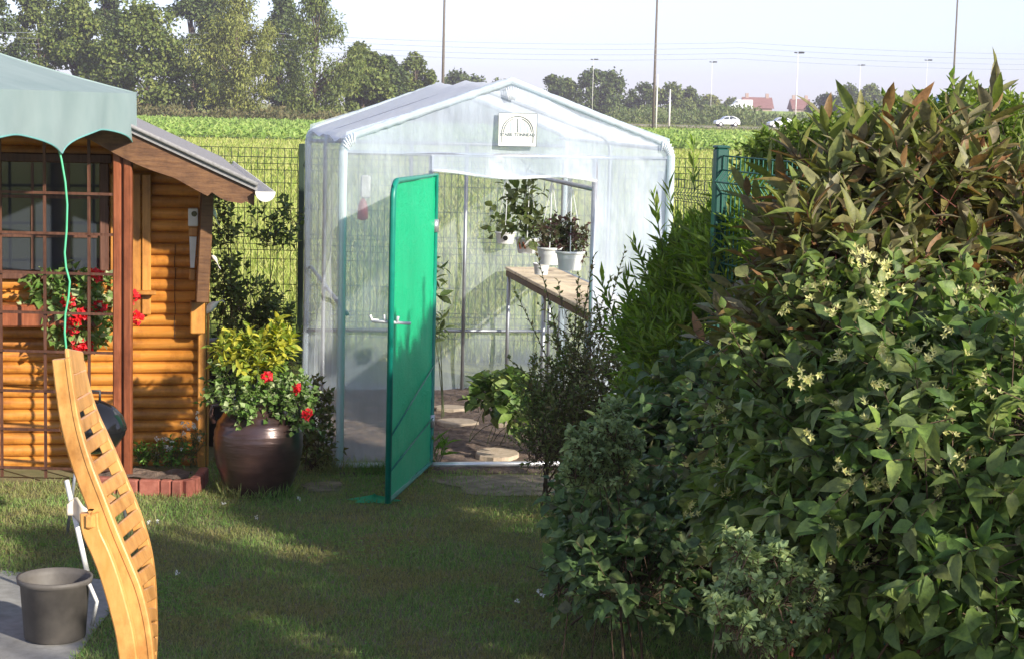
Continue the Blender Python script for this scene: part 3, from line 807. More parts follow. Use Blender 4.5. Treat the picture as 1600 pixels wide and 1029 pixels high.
potplant(3, [(.0, 0, .06, .09, .08, .08, 60), (-.04, 0, .13, .09, .07, .06, 35)], (.032, .02), M['lf_purple'], (.06, 5), shoots=[(.12, 0, .1, 6), (-.1, 0, .2, 6)])
gpt = gl((.18, .7, 1.35))
b = MB(); b.lathe([(.012, -.09), (.035, -.08), (.03, 0), (.02, .03), (.006, .05), (.004, .16)], n=10); o = b.build('feed_bag', M['redbag'], None, True); o.location = at(567, 322, 11.9); tag(o, 'red bag hung inside the greenhouse behind the left front foil', 'bag')
b = MB(); b.bbox((0, 0, 0), (.06, .03, .14), .01); o = b.build('feed_packet', M['white_dirty'], None); o.location = at(571, 292, 11.35); tag(o, 'whitish packet hung just above the red bag in the greenhouse', 'packet')

# ================================================================== GARDEN SHED
SA = R(11)
SC = gnd(322, 727); SC.z = 0
shed = empty('garden_shed', SC, 'small honey brown log cabin shed with scalloped verge board', 'shed', rz=SA)
def sl_(p):
    c, s = math.cos(SA), math.sin(SA); return Vector((SC.x+p[0]*c-p[1]*s, SC.y+p[0]*s+p[1]*c, p[2]))
su = Vector((math.cos(SA), math.sin(SA), 0)); sv = Vector((-math.sin(SA), math.cos(SA), 0))
def onshed(px, py, off=0):
    d = ray(px, py); o = Vector((0, 0, CAMZ)); t = (SC+sv*off-o).dot(sv)/d.dot(sv); q = o+d*t-SC
    return q.dot(su), q.z
OV = -.58
a1 = onshed(402, 290, OV); a0 = onshed(205, 199, OV)
slope = (a0[1]-a1[1])/(a0[0]-a1[0])
XR = -1.78       # ridge x
def rz_(x): return a1[1]+slope*(x-a1[0]) if x >= XR else a1[1]+slope*(XR-a1[0])-slope*(x-XR)*-1*-1
zr = a1[1]+slope*(XR-a1[0])
def rz_(x): return zr+slope*(x-XR) if x >= XR else zr-slope*(x-XR)
SD = 4.2
XE = a1[0]; XL = 2*XR-XE
SWL = XL+.35      # left wall x
# walls from stacked half round logs
P_ = .0665
def logs(x0, x1, y0, mat, name, gable=True, axis='x', hgt=None):
    b = MB(); k = 0; z = 0
    while True:
        zc = P_*k+P_/2
        if gable:
            # x range where roof underside above zc
            lim = zc+P_/2+.09
            xa, xb = x0, x1
            if rz_(xb) < lim:
                xb = XR+(lim-zr)/slope
            if rz_(xa) < lim: xa = XR-(lim-zr)/slope
            if xb-xa < .1: break
        else:
            xa, xb = x0, x1
            if zc > hgt: break
        n = 7; ring = []
        for j in range(n):
            a = -PI/2+PI*j/(n-1); ring.append((-math.cos(a)*.026, math.sin(a)*P_/2))
        ns = 8
        vs = []
        for i in range(ns+1):
            xx = xa+(xb-xa)*i/ns
            for (dy, dz) in ring: vs.append((xx, y0+dy+.0006*math.sin(k*3+i), zc+dz) if axis == 'x' else (y0-dy, xx, zc+dz))
        fs = [(i*n+j, (i+1)*n+j, (i+1)*n+j+1, i*n+j+1) for i in range(ns) for j in range(n-1)]
        fs += [tuple(range(n-1, -1, -1)), tuple(range(ns*n, ns*n+n))]
        b.add(vs, fs); k += 1
        if k > 60: break
    return b.build(name, M[mat], shed, True)
logs(SWL, -.02, 0, 'log', 'front_wall')
logs(.03, SD, -.03, 'log', 'side_wall', False, 'y', rz_(0)-.1)
b = MB(); b.prism([Vector((SWL+.02, .02, 0)), Vector((-.04, .02, 0)), Vector((-.04, .02, rz_(-.04)-.09)), Vector((XR, .02, zr-.09)), Vector((SWL+.02, .02, rz_(SWL+.02)-.09))], (0, .05, 0))
b.box((-.075, SD/2, (rz_(-.07)-.1)/2), (.04, SD-.15, rz_(-.07)-.1)); b.box((SWL+.05, SD/2, (rz_(SWL)-.1)/2), (.06, SD-.1, rz_(SWL)-.1))
b.box(((SWL-.07)/2, SD, .8), (-SWL-.15, .05, 1.6)); b.build('inner_lining', M['dark_int'], shed)
# crack joint between log lengths
b = MB()
xc = onshed(273, 500)[0]
for k in range(11, 19): b.box((xc+.002*math.sin(k*4), -.0262, P_*k+P_/2), (.0035, .004, P_*.95))
b.build('wall_joint', M['dark_int'], shed)
# roof
for side in (0, 1):
    xa, xb = (XR, XE) if side == 0 else (XL, XR)
    b = MB(); n_ = 14
    poly = [Vector((xa, OV-.02, rz_(xa) if side == 0 else rz_(xa))), Vector((xb, OV-.02, rz_(xb)))]
    vs = [(xa, OV-.02, rz_(xa)), (xb, OV-.02, rz_(xb)), (xb, SD+.2, rz_(xb)), (xa, SD+.2, rz_(xa)), (xa, OV-.02, rz_(xa)-.03), (xb, OV-.02, rz_(xb)-.03), (xb, SD+.2, rz_(xb)-.03), (xa, SD+.2, rz_(xa)-.03)]
    b.add(vs, [(0,1,2,3),(7,6,5,4),(0,4,5,1),(1,5,6,2),(2,6,7,3),(3,7,4,0)]); b.build('roof', M['felt'], shed)
# felt rolled edge strip on the verge
b = MB(); b.tube([(XR, OV-.03, zr+.006), (XE, OV-.03, rz_(XE)+.006)], .012, 6); b.build('felt_edge', M['felt'], shed, True)
# scalloped verge board
b = MB()
top = []; bot = []
n_ = 90
for k in range(n_+1):
    x = XR+(XE-.015-XR)*k/n_; t = k/n_
    top.append((x, OV, rz_(x)-.032))
    ph = (x-XE)/.43
    d = .155-.015*t+.018*abs(math.sin(PI*ph))-.012
    if x > XE-.24: d = .115+.012*math.sin((x-XE)*26)
    if x > XE-.06: d *= .8
    bot.append((x, OV, rz_(x)-.03-d))
vs = top+bot+[(x, y+.022, z) for x, y, z in top]+[(x, y+.022, z) for x, y, z in bot]; m_ = n_+1; fs = []
for k in range(n_):
    fs += [(m_+k, m_+k+1, k+1, k), (2*m_+k, 2*m_+k+1, 3*m_+k+1, 3*m_+k), (3*m_+k, 3*m_+k+1, m_+k+1, m_+k), (k, k+1, 2*m_+k+1, 2*m_+k)]
fs += [(0, 2*m_, 3*m_, m_), (n_, m_+n_, 3*m_+n_, 2*m_+n_)]
b.add(vs, fs); b.build('verge_board', M['verge'], shed)
# soffit planks under the overhang
b = MB()
for k in range(4):
    y0 = OV+.03+k*.09
    b.add([(XR, y0, zr-.032), (XE-.02, y0, rz_(XE-.02)-.032), (XE-.02, y0+.08, rz_(XE-.02)-.032), (XR, y0+.08, zr-.032), (XR, y0, zr-.05), (XE-.02, y0, rz_(XE-.02)-.05), (XE-.02, y0+.08, rz_(XE-.02)-.05), (XR, y0+.08, zr-.05)], [(0,1,2,3),(7,6,5,4),(0,4,5,1),(1,5,6,2),(2,6,7,3),(3,7,4,0)])
b.build('soffit', M['verge'], shed)
# gutter: half round, along the eave
b = MB(); n = 12; ring = []
for j in range(n+1):
    a = PI+PI*j/n; ring.append((XE+.04+.052*math.cos(a), rz_(XE)-.03+.052*math.sin(a)))
vs = []
for y in (OV-.05, SD+.2): vs += [(x, y, z) for x, z in ring]
for y in (OV-.05, SD+.2): vs += [(XE+.04+(x-XE-.04)*.9, y, rz_(XE)-.03+(z-rz_(XE)+.03)*.9) for x, z in ring]
m_ = n+1; fs = []
for j in range(n): fs += [(j, j+1, m_+j+1, m_+j), (2*m_+j, 3*m_+j, 3*m_+j+1, 2*m_+j+1), (j+1, j, 2*m_+j, 2*m_+j+1)]
fs += [(0, m_, 3*m_, 2*m_), (n, 2*m_+n, 3*m_+n, m_+n)]
b.add(vs, fs)
b.prism([Vector((XE+.04+.054*math.cos(PI+PI*j/n), OV-.055, rz_(XE)-.03+.054*math.sin(PI+PI*j/n))) for j in range(n+1)], (0, .006, 0))
g_ = b.build('gutter', M['white_dirty'], shed)
# corner board, brace, blocks
cx0, _ = onshed(307, 600); cx1, _ = onshed(320, 600)
b = MB(); b.bbox(((cx0+cx1)/2+.005, -.045, (rz_(0)-.12)/2), (cx1-cx0, .035, rz_(0)-.12), .005); b.build('corner_board', M['board'], shed)
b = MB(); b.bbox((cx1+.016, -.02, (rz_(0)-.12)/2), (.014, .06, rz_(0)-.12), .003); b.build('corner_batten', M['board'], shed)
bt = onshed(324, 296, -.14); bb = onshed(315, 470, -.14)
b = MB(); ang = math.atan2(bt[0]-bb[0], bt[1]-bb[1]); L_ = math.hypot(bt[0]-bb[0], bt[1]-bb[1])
b.bbox(((bt[0]+bb[0])/2, -.16, (bt[1]+bb[1])/2), (.07, .2, L_), .006, Matrix.Rotation(ang, 3, 'Y')); b.build('eave_bracket', M['verge'], shed)  # dark verge wood puts the shade on the bracket front into its colour
b = MB(); ua, za = onshed(297, 520, -.1); ub_, zb_ = onshed(320, 470, -.1)
b.bbox(((ua+ub_)/2, -.10, (za+zb_)/2), (ub_-ua, .09, zb_-za), .006); b.build('post_block', M['board'], shed)
# window with muntins
wx0, wz0 = onshed(60, 428); wx1, wz1 = onshed(163, 248)
wx0 -= .22
win = MB()
for (x, z, w, h) in (((wx0+wx1)/2, wz0, wx1-wx0+.08, .05), ((wx0+wx1)/2, wz1, wx1-wx0+.08, .05), (wx0, (wz0+wz1)/2, .05, wz1-wz0-.05), (wx1, (wz0+wz1)/2, .05, wz1-wz0-.05)):
    win.bbox((x, -.045, z), (w, .04, h), .005)
wf = win.build('window', M['trellis'], shed)
b = MB(); b.box(((wx0+wx1)/2, -.034, (wz0+wz1)/2), (wx1-wx0-.05, .004, wz1-wz0-.05)); b.build('pane', M['glass'], wf)
b = MB()
for k in (1, 2): b.box((wx0+(wx1-wx0)*k/12+(wx1-wx0)*k/4, -.041, (wz0+wz1)/2), (.016, .008, wz1-wz0-.06))
for k in (1, 2): b.box(((wx0+wx1)/2, -.0412, wz0+(wz1-wz0)*k/3), (wx1-wx0-.06, .0075, .016))
b.build('glazing_bar', M['trellis'], wf)
# shutter
sx0, sz0 = onshed(172, 490); sx1, sz1 = onshed(237, 300)
n_ = 4; sh = MB(); ww = (sx1-sx0)/n_
for k in range(n_): sh.bbox((sx0+ww*(k+.5), -.046, (sz0+sz1)/2+.05), (ww-.006, .022, sz1-sz0+.1), .005)
sh.build('shutter', M['board'], shed)
s1, z1 = onshed(237, 455)
b = MB(); b.bbox(((sx0+s1)/2-.1, -.085, z1), (s1-sx0+.25, .06, .022), .004); b.build('sill', M['board'], shed)
# wall ornament: bird house thermometer
c = onshed(303, 345, -.06)
orn = empty('birdhouse_ornament', sl_((c[0]-.005, -.068, c[1])), 'narrow white and wood birdhouse ornament hung by the shed corner', 'wall ornament', rz=SA)
b = MB(); b.bbox((0, 0, .02), (.055, .045, .10), .004); b.build('nest_box', M['white_paint'], orn)
b = MB(); b.tube([(.006, -.0235, .04), (.006, -.026, .04)], .016, 14); b.build('entry_hole', M['black'], orn)
b = MB(); b.bbox((0, 0, -.06), (.05, .04, .05), .004); b.build('wood_block', M['board'], orn)
b = MB(); b.prism([Vector((-.02, -.012, -.088)), Vector((.02, -.012, -.088)), Vector((.008, -.012, -.262)), Vector((-.014, -.012, -.262))], (0, .024, 0)); b.build('scale_board', M['white_paint'], orn)
b = MB(); b.bbox((-.004, 0, -.30), (.034, .03, .065), .004); b.build('end_block', M['board'], orn)
# wooden birds on the corner
def bird(px, py, Y, ln, ang, label, mat='white_paint'):
    p = at(px, py, Y); b = MB()
    n = 9; pts = []; rs = []
    for k in range(n):
        t = k/(n-1); x = (t-.5)*ln; z = .012*math.sin(PI*t)
        pts.append(Vector((x*math.cos(ang), 0, x*math.sin(ang)+z))); rs.append(max(.002, ln*.16*math.sin(PI*min(1, t*1.15+.02))**.8*(1 if t < .75 else .75)))
    b.tube(pts, rs, 8); 
    e = pts[-1]; b.tube([e, e+Vector((.012, 0, -.016))], [.004, .001], 6)
    o = b.build('wooden_bird', M[mat], None, True); o.location = p
    tag(o, label, 'ornament', 'painted wooden birds at the shed corner')
bird(333, 335, 10.62, .11, R(-62), 'white painted wooden bird pointing down, uppermost at the shed corner')
bird(336, 408, 10.62, .075, R(-55), 'small bluish white wooden bird, middle one at the shed corner', 'white_dirty')
bird(330, 482, 10.55, .16, R(38), 'pale wooden bird with raised head above the black bin', 'white_dirty')

# window box geraniums
wb = onshed(120, 520, -.16)
gx0, gz0 = onshed(100, 520, -.15)
box = MB(); c_ = (gx0-.08, -.15, gz0+.10); box.bbox(c_, (.62, .16, .12), .01)
o = box.build('window_box', M['redwood'], None); o.location = SC; o.rotation_euler = (0, 0, SA)
tag(o, 'wooden window box of red geraniums under the shed window', 'window box')
gc = sl_((gx0+.05, -.17, gz0+.12))
ger = shrub('geranium', 'trailing red geraniums and fuchsia filling the window box of the shed', 'flower', (gc.x, gc.y, gc.z),
      [((gc.x+.0, gc.y, gc.z+.08), (.26, .10, .13), 110), ((gc.x+.05, gc.y-.03, gc.z-.08), (.2, .08, .14), 80)], (.045, .042), M['lf_varieg'], M['greentwig'], (.07, 4), stems=12, stem_r=.003, up=.3, basespread=.1)
fl = []
for (px, py) in ((118, 501), (128, 492), (155, 480), (123, 540), (135, 541), (118, 565), (112, 512), (213, 497), (207, 463), (150, 430), (106, 470)):
    p = sl_((onshed(px, py, -.30)[0], -.30, onshed(px, py, -.30)[1])); fl.append(p)
flower_heads(fl, .036, 44, .028, .026, 'flower_head', M['pet_red'], ger, (gc.x, gc.y, gc.z))

# ================================================================== GAZEBO
PC = gnd(192, 757)
gz = empty('gazebo', (PC.x, PC.y, 0), 'garden gazebo with mint green canopy, reddish brown post and trellis', 'gazebo')
def post(x, y, h, nm='post'):
    b = MB()
    b.bbox((x-.028, y, h/2), (.044, .05, h), .006); b.bbox((x+.028, y+.0, h/2), (.044, .05, h), .006)
    b.box((x, y+.012, h/2), (.016, .02, h-.01)); return b.build(nm, M['redwood'], gz)
GZH = 2.0
GWX, GWY = -2.6, -2.7
post(0, 0, GZH); post(GWX, 0, GZH); post(0, GWY, GZH); post(GWX, GWY, GZH)
# trellis on the rear side, left of the corner post
px2m = 1/sc(PC.y)
b = MB()
for k in range(1, 18):
    x = .055-.235*k
    if x < GWX: break
    b.box((x, 0, GZH/2-.02), (.015, .01, GZH-.1))
zs = [at(150, y, PC.y).z for y in (303, 366, 428, 490, 550, 612, 672, 732)]
for z in zs: b.box((GWX/2, -.012, z), (-GWX-.1, .012, .014))
b.build('trellis', M['trellis'], gz)
# canopy : pyramid roof and scalloped valances
EZ = 2.09; APX = (GWX/2, GWY/2, 2.62)
ov = .06
cor = [(ov, ov), (GWX-ov, ov), (GWX-ov, GWY-ov), (ov, GWY-ov)]
b = MB()
for k in range(4):
    p0 = Vector((*cor[k], EZ)); p1 = Vector((*cor[(k+1) % 4], EZ)); ap = Vector(APX)
    def f(u, v, p0=p0, p1=p1, ap=ap):
        q = (p0*(1-u)+p1*u)*(1-v)+ap*v; q.z -= .05*math.sin(PI*v)*(1-.3*v); return q
    b.grid(f, 14, 10)
b.build('canopy', M['canvas'], gz, True)
for k in range(4):
    b = MB(); p0 = Vector((*cor[k], EZ)); p1 = Vector((*cor[(k+1) % 4], EZ)); L_ = (p1-p0).length; outw = (p1-p0).cross(Vector((0, 0, 1))).normalized()
    def f(u, v, p0=p0, p1=p1):
        q = p0*(1-u)+p1*u; s = abs(math.sin(PI*(((1-u if k % 2 else u)*1.7) % 1)))**.8
        d = .28-.10*s; q = q.copy(); q.z -= d*v; q += outw*(.012*math.sin(u*23)*v); return q
    b.grid(f, 60, 6); vl = b.build('valance', M['canvas'], gz, True)
    b = MB(); b.tube([f(i/60, 1) for i in range(61)], .0045, 5); b.build('hem', M['hem'], vl, True)
    b = MB(); b.tube([Vector((*cor[k], EZ)).lerp(Vector(APX), v)-Vector((0, 0, .05*math.sin(PI*v)*(1-.3*v)-.001)) for v in [i/12 for i in range(13)]], .006, 5); b.build('hip_seam', M['canvas'], gz, True)
# knotted tie on the corner
b = MB()
b.tube([(.0, -.04, GZH-.06), (.05, -.03, GZH-.10), (.03, -.035, GZH-.16), (-.01, -.04, GZH-.21)], [.01, .014, .012, .008], 6)
b.tube([(.035, -.03, GZH-.10), (.045, -.035, GZH-.2)], [.01, .006], 6)
b.build('tie_ribbon', M['canvas'], gz, True)
# green hose hanging from the canopy
b = MB(); pts = []
for (px, py) in ((90, 225), (96, 250), (102, 285), (105, 320), (104, 360), (101, 395), (103, 418), (109, 440), (107, 465), (102, 490), (101, 520), (104, 550), (107, 580), (106, 620)):
    pts.append(at(px, py, 9.0))
sp = []
for i in range(len(pts)-1):
    for k in range(3): sp.append(pts[i].lerp(pts[i+1], k/3))
b.tube(sp, .0055, 6); tag(b.build('garden_hose', M['hose'], None, True), 'thin green hose hanging down beside the geraniums', 'hose')

# ================================================================== LOUNGER
YN, YF = 4.55, 4.81
near = [(96, 560), (103, 612), (112, 665), (128, 722), (150, 780), (171, 835), (190, 880), (206, 920), (217, 962), (224, 1005), (228, 1050)]
far = [(122, 566), (129, 600), (143, 645), (166, 695), (190, 752), (210, 802), (225, 850), (233, 900), (236, 962), (236, 1000), (234, 1040)]
def smooth_pts(pl, Y, n=4):
    ps = [at(x, y, Y) for x, y in pl]; out = []
    for i in range(len(ps)-1):
        p0 = ps[max(i-1, 0)]; p1 = ps[i]; p2 = ps[i+1]; p3 = ps[min(i+2, len(ps)-1)]
        for k in range(n):
            t = k/n
            out.append(.5*((2*p1)+(p2-p0)*t+(2*p0-5*p1+4*p2-p3)*t*t+(3*p1-p0-3*p2+p3)*t**3))
    out.append(ps[-1]); return out
N_ = smooth_pts(near, YN); F_ = smooth_pts(far, YF)
for lst in (N_, F_):          # carry the curve down to the ground
    q = lst[-1]
    for k in range(1, 9): lst.append(Vector((q.x+.02*math.sin(k*.5), q.y, q.z*(1-k/8))))
lb = N_[-1]
lou = empty('wooden_lounger', (lb.x, lb.y, 0), 'curved pale pine slatted lounger standing on the patio', 'lounger')
def band(pts, w, t, name, mat='pine', y0=0, par=None, rel=True):
    """flat rail: width w in the x-z plane, thickness t along y"""
    b = MB(); vs = []
    for i, p in enumerate(pts):
        tg = (pts[min(i+1, len(pts)-1)]-pts[max(i-1, 0)]).normalized(); nn = Vector((-tg.z, 0, tg.x)).normalized()
        ww = w[i] if isinstance(w, list) else w
        for (a, c_) in ((-1, -1), (-.86, -1.0), (.86, -1.0), (1, -1), (1, 1), (.86, 1), (-.86, 1), (-1, 1)):
            q = p+nn*(ww/2*a); q.y = p.y+y0+t/2*c_*(.82 if abs(a) == 1 else 1); vs.append(q-lou.location)
    n = 8; fs = []
    for i in range(len(pts)-1):
        for j in range(n):
            k = (j+1) % n; fs.append((i*n+j, i*n+k, (i+1)*n+k, (i+1)*n+j))
    fs += [tuple(range(n-1, -1, -1)), tuple(range((len(pts)-1)*n, len(pts)*n))]
    b.add(vs, fs); return b.build(name, M[mat], lou)
wn = [.062+.014*math.sin(PI*i/len(N_)) for i in range(len(N_))]
band(N_, [w*.68 for w in wn], .026, 'side_rail'); band(F_, .032, .022, 'side_rail')
band([q+Vector((.016, .0, .003)) for q in N_], .008, .031, 'rail_lip')
# slats
m_ = len(N_); tt = 0.06; k = 0
def samp(L, t):
    x = t*(len(L)-1); i = min(int(x), len(L)-2); return L[i].lerp(L[i+1], x-i)
slat_t = [.010, .075] + [.125+.049*i for i in range(17)]
for i, t in enumerate(slat_t):
    a = samp(N_, t); c_ = samp(F_, t); t2 = (samp(N_, min(1, t+.02))-samp(N_, max(0, t-.02))).normalized()
    ax = (c_-a); Ln = ax.length; ax.normalize(); nn = t2.cross(ax).normalized(); t3 = ax.cross(nn).normalized()
    rot = Matrix((ax, t3, nn)).transposed()
    b = MB(); wS = (.035 if i > 1 else .062)
    b.bbox((a+c_)/2-lou.location+Vector((.012, 0, .002)), (Ln-.022, wS, .011), .003, rot); b.build('slat', M['pine'], lou)
leg = [(140, 800), (143, 828), (158, 862), (172, 900), (185, 945), (196, 990), (203, 1040)]
def leg_pts(Y):
    L = smooth_pts(leg, Y); q = L[-1]
    return L+[Vector((q.x+.012*k, q.y, q.z*(1-k/6))) for k in range(1, 7)]
band(leg_pts(YN-.03), .044, .024, 'front_leg')
b = MB(); kx = at(139, 812, YN-.03)-lou.location; b.bbox(kx+Vector((.004, .10, 0)), (.036, .24, .05), .012); b.build('cross_rail', M['pine'], lou)
band(leg_pts(YF-.02), .036, .022, 'rear_leg')

# tub, white pole, rag, kettle barbecue
tc = gnd(86, 1000); tub = empty('plastic_tub', (tc.x, tc.y, 0), 'grey brown plastic tub standing on the patio', 'tub')
b = MB(); tz = at(120, 900, tc.y).z
b.lathe([(.10, .012), (.115, .02), (.13, tz*.9), (.141, tz*.92), (.143, tz), (.133, tz), (.126, tz*.9), (.10, .05), (.001, .05)], n=28, cap=False); b.build('body', M['tub'], tub, True)
b = MB(); b.tube([(.138, -.03, tz-.02), (.165, -.02, tz-.09), (.14, .01, .06)], .008, 6); b.build('handle', M['white_dirty'], tub, True)
b = MB(); b.tube([at(104, 750, 7.6), at(136, 892, 7.45)], .011, 8); tag(b.build('white_pole', M['white_paint'], None, True), 'slim white pole leaning over the grey tub', 'pole')
b = MB()
def ragf(u, v): 
    p = at(127, 789, 7.5); return (p.x+(u-.5)*.11, p.y-.02+.02*math.sin(7*u), p.z+.02-(v)*.06+.018*math.sin(5*u+2*v)-.03*abs(u-.4))
b.grid(ragf, 10, 6); o = b.build('cleaning_rag', M['rag'], None, True); o.modifiers.new('s', 'SOLIDIFY').thickness = .008
tag(o, 'small beige rag draped over the white pole', 'rag')
kc = at(146, 668, 8.7)
kb = empty('kettle_barbecue', (kc.x, kc.y, 0), 'glossy black kettle barbecue behind the lounger, next to the gazebo post', 'barbecue')
b = MB(); r_ = .155; b.lathe([(.001, r_*.86), (r_*.3, r_*.82), (r_*.62, r_*.66), (r_*.86, r_*.4), (r_*.97, r_*.12), (r_*1.0, 0), (r_*.98, -.01)], (0, 0, kc.z), 32, False); b.build('lid', M['black'], kb, True)
b = MB(); b.lathe([(r_*.96, -.012), (r_*.94, -r_*.2), (r_*.7, -r_*.55), (r_*.3, -r_*.75), (.001, -r_*.78)], (0, 0, kc.z), 32, False); b.build('bowl', M['black'], kb, True)
b = MB(); b.tube([(-.03, 0, kc.z+r_*.84), (-.03, 0, kc.z+r_+.02), (.03, 0, kc.z+r_+.02), (.03, 0, kc.z+r_*.84)], .007, 6); b.build('handle', M['blackpl'], kb, True)
for a in (0.5, 2.6, 4.7):
    b = MB(); b.tube([(.09*math.cos(a), .09*math.sin(a), kc.z-.08), (.17*math.cos(a), .17*math.sin(a), 0)], .008, 6); b.build('leg', M['steel'], kb, True)

# ================================================================== BRICK PLANTER, JAR, BIN
bp0 = gnd(222, 772); 
pl = empty('brick_planter', (bp0.x, bp0.y, 0), 'low curved edging of red terracotta blocks round a small bed', 'planter')
path = [(150, 771), (182, 773), (216, 775), (250, 776), (268, 777), (285, 778), (300, 775), (311, 767), (318, 757)]
for i, (px, py) in enumerate(path[:-1]):
    a = gnd(px, py); c_ = gnd(*path[i+1]); mid = (a+c_)/2-pl.location; dd = c_-a; an = math.atan2(dd.y, dd.x)
    h_ = .095+rnd.uniform(-.006, .006)
    b = MB(); b.bbox((mid.x, mid.y+.02, h_/2-.005), (dd.length-.006, .05, h_), .006, Matrix.Rotation(an, 3, 'Z')); b.build('brick', M['brick'], pl)
b = MB(); c0 = (gnd(235, 758)-pl.location)
def bedf(u, v): return (c0.x+(u-.62)*.56, c0.y+(v-.5)*.22, .06+.012*math.sin(17*u)*math.sin(9*v)+rnd.uniform(0, .01))
b.grid(bedf, 16, 8); b.build('soil', M['soil'], pl)
def small(name, px, py, Y, w, h, mat, leaf, n, label, cat='plant', flowers=0, fmat='pet_white', z0=0.0, up=.9, group=None):
    c = at(px, py, Y); base = (c.x, c.y, z0)
    r = shrub(name, label, cat, base, [((c.x, c.y, z0+h*.5), (w/2, w*.4, h*.5), n)], leaf, M[mat], M['greentwig'], (.05, 4), up=up, stems=8, stem_r=.002, basespread=w*.2, shell=.1, group=group)
    if flowers:
        cs = [(c.x+rnd.uniform(-.5, .5)*w, c.y-rnd.uniform(0, .3)*w, z0+h*rnd.uniform(.6, 1.3)) for _ in range(flowers)]
        flower_heads(cs, .008, 10, .011, .010, 'flower_head', M[fmat], r, base)
    return r
small('bedding_plant', 222, 745, 10.25, .10, .10, 'lf_bright', (.03, .014), 40, 'small bright green tuft at the left end of the brick planter', z0=.06)
small('bedding_plant', 268, 745, 10.25, .17, .12, 'lf_bright', (.028, .014), 60, 'low green plant with tiny white flowers behind the terracotta blocks', flowers=14, z0=.06)
small('bedding_plant', 300, 725, 10.3, .12, .24, 'lf_dark', (.022, .010), 30, 'wispy plant with white dots at the shed corner', flowers=14, z0=.04)
small('bedding_plant', 245, 748, 10.22, .06, .09, 'lf_dark', (.022, .010), 16, 'tiny dark seedling between the two planted tufts', z0=.06)

jc = gnd(398, 771+8); jc.y += .12
JR = 71/sc(jc.y); 
jz = at(398, 628, jc.y).z
jar = empty('glazed_jar', (jc.x, jc.y, 0), 'big round brown glazed pottery jar with small handles on the grass', 'jar')
prof = [(JR*.60, 0), (JR*.66, .01), (JR*.80, jz*.16), (JR*.93, jz*.34), (JR*1.0, jz*.55), (JR*.985, jz*.68), (JR*.90, jz*.80), (JR*.76, jz*.89), (JR*.62, jz*.945), (JR*.56, jz*.965), (JR*.56, jz*.985), (JR*.60, jz*1.0), (JR*.60, jz*1.02), (JR*.55, jz*1.025), (JR*.5, jz*.99), (JR*.5, jz*.92)]
def refine(p, k=4):
    out = []
    for i in range(len(p)-1):
        for j in range(k):
            t = j/k; r = p[i][0]*(1-t)+p[i+1][0]*t; z = p[i][1]*(1-t)+p[i+1][1]*t
            if .25*jz < z < .92*jz: r += .0022*math.sin(z*150)+.001*math.sin(z*390)
            out.append((r, z))
    out.append(p[-1]); return out
b = MB(); b.lathe(refine(prof), n=56, cap=False); b.build('body', M['glaze'], jar, True)
b = MB(); b.lathe([(JR*.5, jz*.95), (.001, jz*.96)], n=20, cap=False); b.build('compost', M['soil'], jar)
for s in (-1, 1):
    b = MB(); pts = []
    for k in range(9):
        a = R(150-130*k/8); pts.append((s*(JR*.86+.045*math.sin(a)*1.0+.0*k), -.10, jz*.84+.05*math.cos(PI-a)))
    pts = [(s*JR*.70, -.08, jz*.93), (s*JR*.80, -.09, jz*1.0), (s*(JR*.96), -.10, jz*.99), (s*JR*1.0, -.10, jz*.90), (s*JR*.93, -.09, jz*.80)]
    b.tube([Vector(p) for p in pts], [.011, .012, .012, .012, .013], 8); b.build('handle', M['glaze'], jar, True)
jy = jc.y
def J(px, py, dy=0): p = at(px, py, jy+dy); return (p.x, p.y, p.z)
jb = (jc.x, jc.y, jz)
shrub('golden_shrub', 'yellow leaved shrub standing tall in the brown jar', 'shrub', jb,
      [(J(410, 560), (.12, .10, .11), 60), (J(432, 535), (.05, .06, .09), 26), (J(365, 553), (.07, .07, .06), 26), (J(395, 575, -.05), (.11, .08, .07), 36)],
      (.058, .024), M['lf_yellow'], M['greentwig'], (.08, 6), up=.8, stems=14, stem_r=.004, shell=.2, basespread=.05, big=True)
gg = shrub('potted_geranium', 'red flowered geranium with pale edged leaves spilling over the jar rim', 'flower', jb,
      [(J(352, 605, -.05), (.08, .08, .10), 50), (J(400, 628, -.1), (.15, .1, .07), 80), (J(455, 615, -.06), (.10, .09, .10), 70), (J(465, 645, -.12), (.07, .06, .09), 40), (J(380, 640, -.16), (.06, .05, .06), 30)],
      (.030, .026), M['lf_varieg'], M['greentwig'], (.07, 5), up=.3, stems=14, stem_r=.003, shell=.3, basespread=.06)
flower_heads([J(418, 588, -.22), J(480, 646, -.2), J(462, 606, -.15)], .024, 40, .024, .022, 'flower_head', M['pet_red'], gg, jb)
bc = at(338, 560, 11.2)
bn_ = empty('compost_bin', (bc.x+.02, bc.y+.15, 0), 'dark grey plastic water butt between the jar and the shed', 'bin')
ht = at(338, 535, 11.2).z
b = MB(); b.lathe([(.19, 0), (.21, ht*.5), (.215, ht*.88), (.225, ht*.89), (.225, ht*.95), (.20, ht*.98), (.03, ht), (.001, ht)], n=28, cap=False); b.build('body', M['blackpl'], bn_, True)
b = MB(); b.lathe([(.226, ht*.86), (.232, ht*.87), (.232, ht*.90), (.226, ht*.91)], n=28, cap=False); b.build('rim_band', M['tub'], bn_, True)

